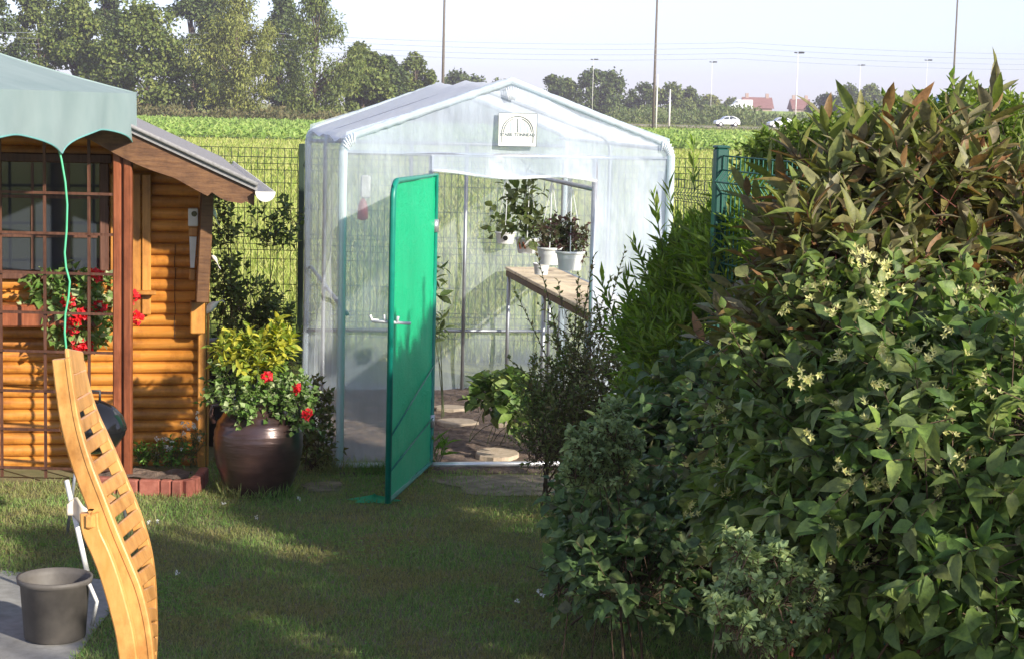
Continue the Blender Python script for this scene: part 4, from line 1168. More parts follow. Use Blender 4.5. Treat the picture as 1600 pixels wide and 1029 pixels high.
# ================================================================== FENCES
def wires(x0, x1, zt, nm, par, mat, y=0, folds=(), pitch=.05, r=.0028, rh=.003, zb=.03):
    """welded mesh panel in local x-z plane with V folds"""
    A, B = [], []
    def yz(z):
        for f in folds:
            if abs(z-f) < .05: return -.035*(1-abs(z-f)/.05)
        return 0
    zs = [zb]
    for f in folds: zs += [f-.05, f, f+.05]
    zs += [zt]; zs = sorted(set(min(z, zt) for z in zs))
    n = int(round((x1-x0)/pitch))
    for i in range(n+1):
        x = x0+(x1-x0)*i/n
        for a, b_ in zip(zs[:-1], zs[1:]): A.append((x, y+yz(a), a)); B.append((x, y+yz(b_), b_))
    V1 = seg_arrays(np.array(A), np.array(B), r, r)
    A, B = [], []
    hz_l = sorted(set(zs+[zb+.2*k for k in range(1, 9) if zb+.2*k < zt]))
    for z in hz_l: A.append((x0, y+yz(z)-.004, z)); B.append((x1, y+yz(z)-.004, z))
    V2 = seg_arrays(np.array(A), np.array(B), rh, rh)
    V, Fs = merge([V1, V2]); return np_mesh(nm, V, Fs, mat, par)
FY = 14.9
ftop = at(400, 231, FY).z
fx0 = at(471, 300, FY).x
bf_ = empty('rear_fence', (fx0, FY, 0), 'dark green welded mesh fence behind the greenhouse, along the field', 'fence')
PW = 2.1
for k in (-2, -1, 0, 1):
    wires(k*PW+.03, (k+1)*PW-.03, ftop, 'wire_panel', bf_, M['wire'], 0, (ftop-.12, .95, .35), .0525, .0034, .0034)
for k in (-2, -1, 0, 1, 2):
    b = MB(); b.bbox((k*PW, 0, (ftop+.04)/2), (.045, .045, ftop+.04), .004); b.build('post', M['wire'], bf_)
# right boundary fence, running away from the camera
rf0 = at(1127, 232, 8.1); rend = Vector((.93+.03, 5.0, 0))
rfp = Vector((rf0.x, rf0.y, 0)); rtop = rf0.z
def run_fence(name, p0, p1, zt, label, mat, nposts, pitch=.05, r=.0026, pw=.06, folds=None, rh=.003, pm=None):
    d = p1-p0; L_ = d.length; root = empty(name, p0, label, 'fence', rz=math.atan2(d.y, d.x))
    if nposts > 1:
        for k in range(nposts-1):
            wires(L_*k/(nposts-1)+.035, L_*(k+1)/(nposts-1)-.035, zt-.03, 'wire_panel', root, mat, 0, folds or (zt-.14, zt-.6, zt-1.1), pitch, r, rh)
    for k in range(nposts):
        b = MB(); b.bbox((L_*k/(nposts-1), 0, zt/2), (pw, pw, zt), .006); po = b.build('post', pm or M['fpost'], root)
        b = MB(); b.bbox((L_*k/(nposts-1), 0, zt+.006), (pw+.006, pw+.006, .012), .004); b.build('cap', pm or M['fpost'], po)
    return root
run_fence('side_fence', rfp, Vector((1.95, 3.9, 0)), rtop, 'taller green mesh fence with square post amid the right hand shrubs', M['wireb'], 3, .05, .0032, .055, rh=.0045)
pf = at(1052, 276, 13.6); pn = at(1112, 300, 9.2)
run_fence('boundary_fence', Vector((1.10, 14.3, 0)), Vector((2.1, 11.3, 0)), 1.6, 'green mesh fence seen at a slant just right of the greenhouse corner', M['wire'], 3, .05, .003, .045, pm=M['wire'])

# ================================================================== LAWN GRASS
def grass_patch(name, n, fx, h, w, mat, label, kind='stuff', cat='grass'):
    X, Y = fx(n); m_ = len(X)
    P = np.stack([X, Y, np.full(m_, .004)], 1)
    D = np.stack([rng.normal(0, .45, m_), rng.normal(0, .45, m_), np.ones(m_)], 1)
    hh = h*rng.uniform(.5, 1.3, m_)
    N = rand_dirs(m_); N[:, 2] *= .2
    S = unit(np.cross(D, N)); D = unit(D)
    ww = np.broadcast_to(w, (m_,))[:, None]
    mid = P+D*hh[:, None]*.55
    tip = mid+unit(D+rng.normal(0, .35, (m_, 3)))*hh[:, None]*.5
    V = np.stack([P-S*ww/2, P+S*ww/2, mid+S*ww*.35, mid-S*ww*.35, tip], 1).reshape(-1, 3)
    k = np.arange(m_)[:, None]*5
    o = np_mesh(name, V, [k+[0, 1, 2, 3], k+[3, 2, 4]], mat)
    return tag(o, label, cat, None, kind)
gf = GO
def lawn_pts(n):
    Y = 6.3+(rng.uniform(0, 1, n)**1.15)*4.9; half = Y*(860/F)
    X = rng.uniform(-1, 1, n)*half
    # outside the greenhouse footprint
    dx = X-GO.x; dy = Y-GO.y
    u = dx*gu.x+dy*gu.y; v = dx*gd.x+dy*gd.y
    k = ~((v > -.04) & (u > -.02))
    k &= ~((X < -1.60) & (Y < 7.95))
    k &= ~((X > -.1) & (v > -.45) & (rng.uniform(0, 1, n) < .8))
    e1 = gnd(815, 760); rq = ((X-e1.x)/.46)**2+((Y-e1.y)/.34)**2; k &= rng.uniform(0, 1, n) > np.clip(1.25-rq, 0, .8)
    e2 = gnd(505, 762); k &= ~((((X-e2.x)/.12)**2+((Y-e2.y)/.2)**2 < 1) & (rng.uniform(0, 1, n) < .8))
    sh_ = (X-SC.x)*sv.x+(Y-SC.y)*sv.y; k &= ~((sh_ > -.45) & (X < SC.x+.02) & (X > -3))
    dens = .55+.45*np.sin(X*3.1+np.sin(Y*2.3))*np.cos(Y*2.7+X)
    k &= rng.uniform(0, 1, n) < .6+.4*dens
    return X[k], Y[k]
grass_patch('lawn_grass', 230000, lawn_pts, .030, .0042, M['grass'], 'short patchy green lawn in front of the greenhouse and shed')
def edge_pts(n):
    a = rng.uniform(0, 1, n)
    P0 = gl((-.08, -.03)); P1 = gl((DL, -.06))
    X = P0.x+(P1.x-P0.x)*a+rng.normal(0, .03, n); Y = P0.y+(P1.y-P0.y)*a+rng.normal(0, .03, n)
    k = n//3; j = rng.uniform(0, 2*PI, k); X[:k] = jc.x+np.cos(j)*(JR*.68+rng.uniform(0, .05, k)); Y[:k] = jc.y+np.sin(j)*(JR*.68+rng.uniform(0, .05, k))
    return X, Y
grass_patch('edge_grass', 1500, edge_pts, .09, .005, M['grass'], 'longer uncut grass tufts round the jar and greenhouse foot')
cx_, cy_ = lawn_pts(16000); kk = np.sin(cx_*4.1+1)*np.cos(cy_*3.3)+rng.normal(0, .35, len(cx_)) > .55; cx_, cy_ = cx_[kk], cy_[kk]
cx_ = np.repeat(cx_, 3); cy_ = np.repeat(cy_, 3); n = len(cx_); an = np.tile([0, 2.1, 4.2], n//3)+rng.normal(0, .2, n)
P = np.stack([cx_, cy_, np.repeat(rng.uniform(.012, .026, n//3), 3)], 1); D = np.stack([np.cos(an), np.sin(an), rng.uniform(0, .4, n)], 1)
V, Fc = leaf_arrays(P, D, np.tile([0, -.2, 1.], (n, 1)), .011, .010, .1)
tag(np_mesh('clover', V, [Fc], M['lf_bright']), 'small clover leaves growing in patches through the lawn', 'clover', None, 'stuff')
# little white daisies in the lawn
dp = []
for (px, py) in ((233, 828), (246, 827), (349, 797), (401, 820), (277, 908), (842, 936), (848, 943), (867, 948), (921, 957), (808, 953), (935, 927), (467, 790)):
    g_ = gnd(px, py); dp.append((g_.x, g_.y, .04))
o = flower_heads(dp, .006, 10, .012, .010, 'daisies', M['pet_white'], None, (0, 0, 0)); tag(o, 'tiny white daisies scattered in the lawn', 'flowers', None, 'stuff')

# meadow grass behind the fence
def meadow_pts(n):
    Y = 15.2+(rng.uniform(0, 1, n)**1.6)*84; half = Y*(880/F); X = rng.uniform(-1, 1, n)*half; return X, Y
def meadow(n):
    X, Y = meadow_pts(n); o_w = .006+Y*.00045
    return X, Y
XM, YM = meadow_pts(110000)
grass_patch('meadow_grass', 0, lambda n: (XM, YM), .17, .004+YM*.0006, M['meadow_grass'], 'yellowish uncut meadow grass filling the field behind the fence')
# crop rows
n = 36000; Y = 99+rng.uniform(0, 1, n)*78; Y = np.round(Y/.8)*.8+rng.normal(0, .12, n); X = rng.uniform(-1, 1, n)*Y*(860/F)
P = np.stack([X, Y, rng.uniform(.02, .3, n)], 1)
D = rand_dirs(n); D[:, 2] = np.abs(D[:, 2])*.8+.3
V, Fc = leaf_arrays(P, D, np.stack([rng.normal(0, .4, n), -np.ones(n)*.4, np.ones(n)], 1), .34*rng.uniform(.7, 1.3, n), .2, .3)
tag(np_mesh('crop_rows', V, [Fc], M['crop_leaf']), 'bright green leafy field crop in front of the tree line', 'crop', None, 'stuff')

# ================================================================== TREES
def tree(name, px, Y, h, w, mat, label, group, n=5200, leafs=.36, trunk=.28, lean=0, zc=.56, willow=False, low=.12, clumps=46):
    c = at(px, 180, Y); base = np.array([c.x, Y, 0.])
    root = empty(name, tuple(base), label, 'tree', group)
    b = MB(); th = h*.8
    pts = [Vector((lean*t*t*h, .0, th*t))+Vector((rnd.uniform(-.08, .08)*h*.1, 0, 0)) for t in (0, .2, .4, .6, .8, 1)]
    b.tube(pts, [trunk*(1-.8*t) for t in (0, .2, .4, .6, .8, 1)], 7)
    cl = []
    for k in range(clumps):
        a = rnd.uniform(0, 2*PI); zz = rnd.uniform(low, 1.0)
        rad = math.sin(PI*min(1, max(0.02, (zz-low*.6)/(1.03-low*.6)))**.8)*.5*w*rnd.uniform(.35, 1.0)
        cl.append(np.array([lean*zz*zz*h+rad*math.cos(a), rad*math.sin(a), zz*h*.93]))
    for k in range(0, clumps, 3):
        q = cl[k]; s = pts[0].lerp(pts[-1], min(.95, max(.15, q[2]/h*.75)))
        b.tube([s, s.lerp(Vector(q), .5)+Vector((0, 0, .03*h)), Vector(q)], [trunk*.35, trunk*.22, trunk*.07], 5)
    b.build('trunk', M['bark'], root, True)
    per = n//clumps; Ps, Ds, Ns = [], [], []
    for q in cl:
        s = w*rnd.uniform(.09, .17); d = rng.normal(0, 1, (per, 3))
        d = unit(d)*rng.uniform(.35, 1.08, (per, 1))
        off = d*np.array([s, s, s*(1.15 if willow else .72)])
        if willow: off[:, 2] -= np.abs(rng.normal(0, .25, per))*s
        Ps.append(q+off); Ds.append(d*.6+rng.normal(0, .6, (per, 3))+np.array([0, 0, -.7 if willow else -.1])); Ns.append(d+rng.normal(0, .4, (per, 3))+np.array([0, 0, .4]))
    P = np.concatenate(Ps); P[:, 2] = np.maximum(P[:, 2], .1)
    L_ = leafs*rng.uniform(.6, 1.4, len(P))
    V, Fc = leaf_arrays(P, np.concatenate(Ds), np.concatenate(Ns), L_, L_*(.38 if willow else .75), .2)
    np_mesh('crown', V, [Fc], mat, root)
    return root
gl_ = 'trees along the far edge of the field on the left'
row = [(62, 212, 15.5, 9.5, 'tr_a', 'dark grey green tree second from the far left edge', 0),
       (-30, 205, 15, 11, 'tr_b', 'dark broad tree at the far left edge of the picture', 0),
       (118, 195, 12.5, 8.5, 'tr_a', 'grey green tree above the mint canopy', 0),
       (165, 215, 15, 7, 'tr_b', 'dark tall tree behind the two grey green ones on the left', 0),
       (228, 188, 11.5, 11.5, 'tr_a', 'broad low tree above the shed roof', 0),
       (300, 222, 16, 9, 'tr_b', 'dark tree filling the gap left of the sunlit willow', 0),
       (368, 186, 13.5, 9.6, 'tr_c', 'sunlit willow with visible pale trunk above the fence', 1),
       (335, 235, 16, 7, 'tr_b', 'dark crown just left behind the sunlit willow', 0),
       (440, 226, 15, 7, 'tr_b', 'dark slim tree behind, right of the sunlit willow', 0),
       (492, 192, 14, 9.5, 'tr_a', 'tall airy willow at the left of the greenhouse roof', 1),
       (566, 205, 8.8, 7, 'tr_a', 'rounded lower tree behind the greenhouse eave', 0),
       (604, 235, 8.4, 6, 'tr_b', 'small dark tree peeping over the greenhouse roof slope', 0),
       (648, 240, 8.6, 6, 'tr_a', 'small round tree left of the utility pole', 0)]
for (px, Y, h, w, mt, lab_, wl) in row:
    tree('field_tree', px, Y, h, w, M[mt], lab_, gl_, willow=bool(wl), n=12500, low=.05, clumps=66, leafs=.38)
gr = 'distant trees on the horizon'
for (px, Y, h, w, mt, lab_) in [(712, 330, 8.2, 7, 'tr_b', 'distant dark tree just right of the wooden pole'), (742, 340, 7.6, 8, 'tr_b', 'distant low tree left of the greenhouse ridge'), (776, 345, 7.0, 6, 'tr_a', 'distant small tree touching the greenhouse ridge'),
        (862, 360, 8.6, 7.5, 'tr_b', 'distant tree just right of the greenhouse ridge'), (884, 365, 8.3, 5.5, 'tr_a', 'distant slim tree beside the ridge, right one of a pair'),
        (925, 350, 9.4, 8.5, 'tr_b', 'tallest distant tree, dark, between ridge and lamp pole'), (955, 355, 9.6, 7.5, 'tr_b', 'distant tree joined to the tallest dark one on its right'),
        (1006, 380, 7.4, 8, 'tr_b', 'distant tree left of the pair of light poles'), (1046, 378, 7.6, 9, 'tr_a', 'distant wide tree behind the short white pole'), (1077, 382, 6.6, 6, 'tr_b', 'distant low tree right of the short white pole'),
        (1108, 420, 5.6, 7, 'tr_c', 'distant shrubby tree left of the white van'), (1143, 430, 5.2, 6, 'tr_a', 'small distant tree behind the white van'),
        (1292, 400, 6.6, 7, 'tr_b', 'distant tree at the left of the horizon clump'), (1325, 395, 8.4, 8.5, 'tr_b', 'distant rounded tree in the middle of the horizon clump'), (1358, 395, 8.6, 8, 'tr_a', 'distant rounded tree at the right of the horizon clump'),
        (1424, 380, 7.6, 6, 'tr_a', 'distant tree behind the purple shoot on the right'), (1530, 380, 8, 9, 'tr_b', 'distant tree at the far right edge')]:
    tree('distant_tree', px, Y, h*.97, w*1.2, M[mt], lab_, gr, n=3800, leafs=.55, trunk=.22, clumps=38, low=.04)
# undergrowth and verge vegetation
def veg_band(name, x0, x1, Y0, Y1, h, n, L, mat, label):
    X = rng.uniform(x0, x1, n); Y = rng.uniform(Y0, Y1, n); hh = h*(.55+.3*np.sin(X*.31+1)*np.sin(X*.13)+.15*np.sin(X*1.3))
    Z = rng.uniform(0, 1, n)*hh; P = np.stack([X, Y, Z], 1); D = rand_dirs(n); D[:, 2] = np.abs(D[:, 2])+.3
    V, Fc = leaf_arrays(P, D, rand_dirs(n)+np.array([0, -.5, .5]), L*rng.uniform(.6, 1.4, n), L*.5, .2)
    tag(np_mesh(name, V, [Fc], mat), label, 'vegetation', None, 'stuff')
M['undergrowth'] = leafmat('undergrowth', [(.08, .10, .03), (.14, .13, .05), (.2, .17, .08), (.07, .09, .03)], .6, .3)
veg_band('undergrowth', -75, 4, 176, 190, 2.0, 12000, .45, M['undergrowth'], 'rough brownish undergrowth beneath the left tree line')
veg_band('verge_vegetation', -10, 110, 275, 315, 3.3, 26000, .6, M['verge_leaf'], 'green scrub along the far side of the road')
veg_band('low_scrub', 4, 90, 219, 229, .35, 1400, .3, M['verge_leaf'], 'low scrub on the near side of the road')

# ================================================================== POLES, HOUSES, VEHICLES
M['polewood'] = surf('pole_wood', (.10, .085, .07), (.18, .15, .12), .9, 6, bump=.2)
M['polelight'] = surf('pole_galvanised', (.62, .6, .58), (.75, .73, .7), .5, 6, bump=0)
def pole(name, px, base_Y, h, r, mat, label, cat, group=None, head=None):
    c = at(px, 180, base_Y); root = empty(name, (c.x, base_Y, 0), label, cat, group)
    b = MB(); b.tube([(0, 0, 0), (0, 0, h)], [r, r*.65], 8); b.build('shaft', M[mat], root, True)
    if head == 'lamp':
        b = MB(); b.tube([(0, 0, h), (0, 0, h+.12), (.8, 0, h+.18)], .06, 6); b.build('arm', M[mat], root, True)
        b = MB(); b.bbox((.45, 0, h+.22), (.75, .35, .22), .06); b.build('lamp_head', M['blackpl'], root)
        b = MB(); b.bbox((-.3, 0, h+.2), (.4, .3, .16), .05); b.build('lamp_head', M['blackpl'], root)
    if head == 'cross':
        b = MB(); b.bbox((0, 0, h-.6), (1.8, .1, .12), .02); b.build('cross_arm', M[mat], root)
    return root
ug = 'wooden utility poles in the field'
pole('utility_pole', 691, 200, 15, .17, 'polewood', 'dark wooden pole rising behind the greenhouse roof on the left', 'pole', ug, 'cross')
pole('utility_pole', 1021, 215, 16, .17, 'polewood', 'dark wooden pole beside the light post right of the greenhouse', 'pole', ug, 'cross')
pole('utility_pole', 1487, 205, 16, .13, 'polewood', 'thin dark pole at the far right above the shrubs', 'pole', ug, 'cross')
pole('light_post', 1025.5, 212, 6.0, .10, 'polelight', 'tall pale post touching the dark wooden pole', 'post')
pole('light_post', 1046, 238, 4.7, .13, 'polelight', 'short pale post standing by itself near the road', 'post')
lg = 'tall street lamps along the far road'
for (px, ytop, Y, r, lab_) in [(925, 95, 330, .05, 'faint lamp post above the tallest distant tree'), (1110, 99, 330, .05, 'faint lamp post left of the white van'), (1243, 85, 250, .09, 'nearest white lamp post above the hedge'), (1341, 104, 330, .08, 'faint lamp post in front of the horizon tree clump'), (1445, 96, 330, .05, 'faint lamp post right of the horizon tree clump')]:
    pole('street_lamp', px, Y, at(px, ytop, Y).z, r, 'polelight', lab_, 'street lamp', lg, 'lamp')
# power lines
M['cable'] = surf('cable', (.30, .32, .38), (.36, .38, .44), .6, 4, bump=0)
for i, (Y, z0) in enumerate(((206, 8.9), (209, 8.4), (212, 7.9), (204, 9.4))):
    b = MB(); pts = []
    for k in range(61):
        x = -80+160*k/60; s = ((x+80) % 52)/52; pts.append((x, Y+.03*x, z0+.004*x-1.0*4*s*(1-s)*.6))
    b.tube(pts, .02, 4); tag(b.build('power_line', M['cable'], None), ['upper', 'middle', 'lower', 'topmost'][i]+' thin cable crossing the sky between poles', 'power line', 'power lines across the sky')
M['tile'] = surf('red_roof_tile', (.20, .10, .085), (.30, .16, .14), .9, 2, bump=.2)
M['hwall'] = surf('house_wall', (.34, .24, .2), (.42, .32, .28), .9, 3, bump=.1)
M['darkwin'] = surf('dark_window', (.03, .035, .04), (.05, .055, .06), .2, 3, bump=0)
def house(px, Y, w, h, rh, label):
    c = at(px, 170, Y); root = empty('house', (c.x, Y, .5), label, 'house', 'red roofed houses on the horizon')
    d = 8
    b = MB(); b.box((0, 0, h/2-.3), (w, d, h+.6)); wl = b.build('wall', M['hwall'], root)
    b = MB(); o_ = .4; e = .02
    b.add([(-w/2-o_, -d/2-o_, h-.1), (w/2+o_, -d/2-o_, h-.1), (w/2+o_, d/2+o_, h-.1), (-w/2-o_, d/2+o_, h-.1), (-w/2-o_, 0, h+rh), (w/2+o_, 0, h+rh)], [(0, 1, 5, 4), (2, 3, 4, 5), (0, 4, 3), (1, 2, 5), (3, 2, 1, 0)])
    rf = b.build('roof', M['tile'], root)
    for s in (-1, 1):
        b = MB(); b.box((s*w*.38, 0, h+rh+.2), (.7, .7, 1.3)); b.build('chimney', M['hwall'], rf)
    for k in range(3):
        b = MB(); b.box((-w*.3+k*w*.3, -d/2-.02, h*.55), (w*.12, .08, h*.4)); b.build('window', M['darkwin'], root)
house(1182, 430, 6.0, 2.6, 2.4, 'red roofed house with two chimneys behind the white van')
house(1249, 440, 3.8, 2.6, 2.3, 'small red roofed house touching the white lamp post')
M['carwhite'] = surf('car_white', (.78, .79, .8), (.82, .82, .83), .25, 3, bump=0, spec=.6)
M['carglass'] = surf('car_glass', (.05, .07, .09), (.07, .09, .11), .1, 3, bump=0)
M['tyre'] = surf('tyre', (.02, .02, .02), (.03, .03, .03), .8, 5, bump=0)
M['blue'] = surf('lorry_blue', (.08, .18, .38), (.1, .22, .45), .4, 5, bump=0)
def vehicle(name, px, Y, L_, prof, win, z0, label, cat, mat='carwhite', wd=1.7, yaw=0, wheels=(.2, .8), group=None):
    c = at(px, 180, Y); root = empty(name, (c.x, Y, z0), label, cat, group, rz=yaw)
    P0 = [Vector(((x-.5)*L_, -wd/2, z)) for x, z in prof]
    n = len(P0); ins = [Vector((p.x*.97, -wd/2-.0, p.z)) for p in P0]
    b = MB(); vs = []
    for (yy, s) in ((-wd/2, .96), (-wd/2+.12, 1), (wd/2-.12, 1), (wd/2, .96)):
        vs += [(p.x*s, yy*(1 if p.z < .9 else .9), .25+(p.z-.25)*s) for p in P0]
    fs = [tuple(range(n-1, -1, -1)), tuple(range(3*n, 4*n))]
    for k in range(3):
        for i in range(n):
            j = (i+1) % n; fs.append((k*n+i, k*n+j, k*n+n+j, k*n+n+i))
    b.add(vs, fs); b.build('body', M[mat], root, False)
    for wpoly in win:
        b = MB()
        for s in (-1, 1):
            q = [Vector(((x-.5)*L_*.96, s*(wd/2*.9+.03), z)) for x, z in wpoly]
            b.prism(q, (0, -s*.04, 0))
        b.build('window', M['carglass'], root)
    for x in wheels:
        for s in (-1, 1):
            b = MB(); b.tube([((x-.5)*L_, s*(wd/2-.2), .31), ((x-.5)*L_, s*(wd/2+.01), .31)], .31, 16); w_ = b.build('wheel', M['tyre'], root)
            b = MB(); b.tube([((x-.5)*L_, s*(wd/2+.0), .31), ((x-.5)*L_, s*(wd/2+.02), .31)], .18, 12); b.build('rim', M['polelight'], w_)
carprof = [(0, .35), (.0, .62), (.04, .78), (.24, .92), (.38, 1.30), (.5, 1.42), (.72, 1.42), (.88, 1.2), (.97, .95), (1, .6), (.99, .32)]
vehicle('parked_car', 1136, 258, 3.4, carprof, [[(.27, .95), (.39, 1.26), (.53, 1.36), (.53, .95)], [(.56, .95), (.56, 1.36), (.72, 1.35), (.86, 1.1), (.86, .95)]], .08, 'white small car on the far road, left one', 'car', yaw=R(8), group='white cars on the far road')
vehicle('parked_car', 1219, 255, 3.3, carprof, [[(.27, .95), (.39, 1.26), (.53, 1.36), (.53, .95)], [(.56, .95), (.56, 1.36), (.72, 1.35), (.86, 1.1), (.86, .95)]], .08, 'pale car mostly hidden behind the hedge leaves near the white lamp', 'car', yaw=R(8), group='white cars on the far road')
vanprof = [(0, .4), (0, .95), (.12, 1.15), (.24, 1.85), (.32, 2.1), (.98, 2.15), (1, 2.0), (1, .4)]
vehicle('white_van', 1157, 385, 4.6, vanprof, [[(.14, 1.2), (.25, 1.8), (.34, 1.8), (.34, 1.2)]], 2.45, 'white van on the raised road in front of the red roofs', 'van', wd=1.9)
o = None
b = MB(); b.prism([Vector((-22, -9, .02)), Vector((22, -9, .02)), Vector((13, -3, 2.44)), Vector((-9, -3, 2.44))], (0, 12, 0)); o = b.build('embankment', M['crop'], None); o.location = (at(1157, 180, 385).x, 386.5, 0); o['kind'] = 'structure'
vehicle('blue_lorry', 1482, 230, 4.4, [(0, .5), (0, 2.2), (.1, 3.3), (.2, 3.55), (1, 3.6), (1, .5)], [[(.05, 2.2), (.12, 3.1), (.3, 3.1), (.3, 2.2)]], .9, 'blue lorry cab glimpsed above the shrubs at the right', 'lorry', 'blue', 2.3, wheels=(.25, .75))
b = MB(); b.bbox((0, 0, 2.7), (1.3, 2.0, 5.4), .1); b.box((0, 0, 5.43), (1.5, 2.2, .1)); o = b.build('utility_cabinet', M['felt'], None); o.location = (at(1440, 180, 240).x, 240, 0); tag(o, 'narrow grey block standing left of the blue lorry', 'cabinet')

# ================================================================== SHRUBS ON THE RIGHT
def B(px, py, Y, rx, ry, rz, n):
    p = at(px, py, Y); s = sc(Y); return ((p.x, p.y, max(p.z, .05)), (rx/s, ry, rz/s), n)
def base_of(px, Y): return (at(px, 600, Y).x, Y, 0)
def shoot(px0, py0, px1, py1, Y, n): a = at(px0, py0, Y); c = at(px1, py1, Y); return ((a.x, a.y, a.z), (c.x, c.y, c.z), n)
# privet hedge beyond the side fence
shrub('privet_hedge', 'bright green small leaved shrub behind the mesh fence, top right', 'shrub', (1.6, 8.6, 0),
      [B(1205, 268, 9.2, 32, .35, 32, 160), B(1265, 252, 9.0, 50, .4, 38, 300), B(1350, 245, 8.6, 65, .4, 42, 360), B(1440, 232, 8.2, 65, .4, 45, 360), B(1535, 222, 7.8, 60, .4, 50, 260), B(1240, 350, 8.8, 60, .4, 75, 380), B(1380, 340, 8.3, 110, .45, 85, 420), B(1560, 340, 7.6, 100, .4, 100, 260), B(1320, 500, 8.6, 180, .4, 140, 300), B(1450, 425, 6.9, 95, .35, 65, 340), B(1540, 380, 6.6, 95, .35, 80, 260), B(1335, 430, 7.2, 80, .3, 65, 260)],  # last blobs, hidden by the bronze leaves, are added to shade the lawn
      (.05, .022), M['lf_privet'], M['twig'], (.11, 8), up=.9, stems=30, stem_r=.012, basespread=.5, shell=.35,
      shoots=[shoot(1205, 250, 1200, 195, 9, 12), shoot(1240, 240, 1236, 185, 9, 12), shoot(1310, 220, 1300, 175, 8.8, 12), shoot(1480, 200, 1487, 125, 8, 14), shoot(1450, 200, 1440, 145, 8.1, 12), shoot(1400, 210, 1395, 165, 8.2, 12), shoot(1520, 180, 1530, 125, 8, 12), shoot(1350, 220, 1355, 172, 8.4, 12), shoot(1275, 230, 1270, 178, 8.9, 12)])
# willow leaved shrub by the greenhouse
shrub('willow_shrub', 'fresh green narrow leaved shrub in front of the greenhouse corner', 'shrub', (.78, 8.9, 0),
      [B(1100, 420, 8.7, 45, .3, 55, 240), B(1055, 470, 8.8, 38, .3, 60, 220), B(1020, 540, 8.8, 38, .3, 60, 220), B(1145, 440, 8.3, 60, .35, 80, 340), B(1090, 550, 8.4, 85, .35, 80, 420), B(1170, 365, 8.2, 35, .3, 40, 130), B(1060, 640, 8.3, 80, .35, 60, 220), B(1220, 390, 7.7, 50, .3, 50, 130)],
      (.075, .017), M['lf_willow'], M['greentwig'], (.12, 8), up=1.0, stems=40, stem_r=.010, basespread=.35, shell=.25, spread=.75,
      shoots=[shoot(1036, 400, 1015, 268, 8.7, 22), shoot(1060, 380, 1045, 300, 8.7, 14), shoot(1085, 300, 1083, 232, 9, 16), shoot(1150, 330, 1160, 275, 8.3, 14), shoot(1110, 330, 1120, 290, 8.5, 14), shoot(960, 500, 935, 425, 8.8, 16), shoot(985, 480, 975, 425, 8.8, 14), shoot(1010, 430, 990, 375, 8.8, 14), shoot(1170, 320, 1150, 262, 8.2, 12)], droop=.12)
# dark twiggy shrub in front of the doorway
shrub('twiggy_shrub', 'dark small leaved twiggy shrub leaning before the doorway', 'shrub', (.42, 9.75, 0),
      [B(890, 650, 9.7, 70, .25, 65, 230), B(850, 620, 9.9, 35, .2, 45, 80), B(915, 570, 9.8, 50, .25, 55, 130), B(925, 700, 9.4, 85, .25, 65, 240), B(850, 690, 9.6, 35, .2, 45, 80), B(970, 620, 9.4, 60, .25, 70, 190), B(900, 510, 9.9, 50, .2, 40, 22)],
      (.030, .016), M['lf_twiggy'], M['twig'], (.12, 7), up=.9, stems=40, stem_r=.007, basespread=.22, shell=.15,
      shoots=[shoot(880, 560, 840, 400, 9.9, 26), shoot(900, 560, 930, 390, 9.9, 30), shoot(920, 540, 965, 400, 9.9, 28), shoot(870, 590, 812, 470, 9.9, 20), shoot(935, 540, 985, 360, 9.8, 30), shoot(895, 570, 905, 420, 9.9, 28), shoot(940, 520, 930, 460, 9.8, 16), shoot(880, 600, 860, 470, 9.9, 22), shoot(860, 620, 790, 555, 9.9, 16)])
# leafy bed inside the doorway
shrub('leafy_bed_plant', 'low rounded green leaves on the soil just inside the doorway', 'plant', (at(775, 640, 11.4).x, 11.4, .02),
      [B(770, 618, 11.4, 32, .2, 18, 60), B(800, 612, 11.2, 22, .2, 14, 34), B(815, 640, 10.9, 30, .2, 18, 40)], (.075, .055), M['lf_vine'], M['greentwig'], (.08, 4), up=.5, stems=12, stem_r=.003, big=True, shell=.1)
small('iris_clump', 684, 700, 10.6, .07, .16, 'lf_bright', (.11, .012), 8, 'upright strap leaves growing beside the open door', up=2)
# climbing stem behind the door
p = at(684, 560, 12.3)
shrub('tomato_plant', 'sparse tomato like stem peeping out behind the green door', 'plant', (p.x-.12, p.y, .02), [B(672, 480, 12.3, 20, .08, 90, 16)], (.07, .03), M['lf_climb'], M['greentwig'], (.09, 4), up=.0, stems=5, stem_r=.004, big=True, shell=.1,
      shoots=[shoot(672, 415, 696, 420, 12.3, 3), shoot(672, 435, 704, 440, 12.3, 4), shoot(672, 460, 708, 466, 12.3, 6), shoot(672, 500, 690, 498, 12.3, 2), shoot(672, 520, 696, 523, 12.3, 4)])
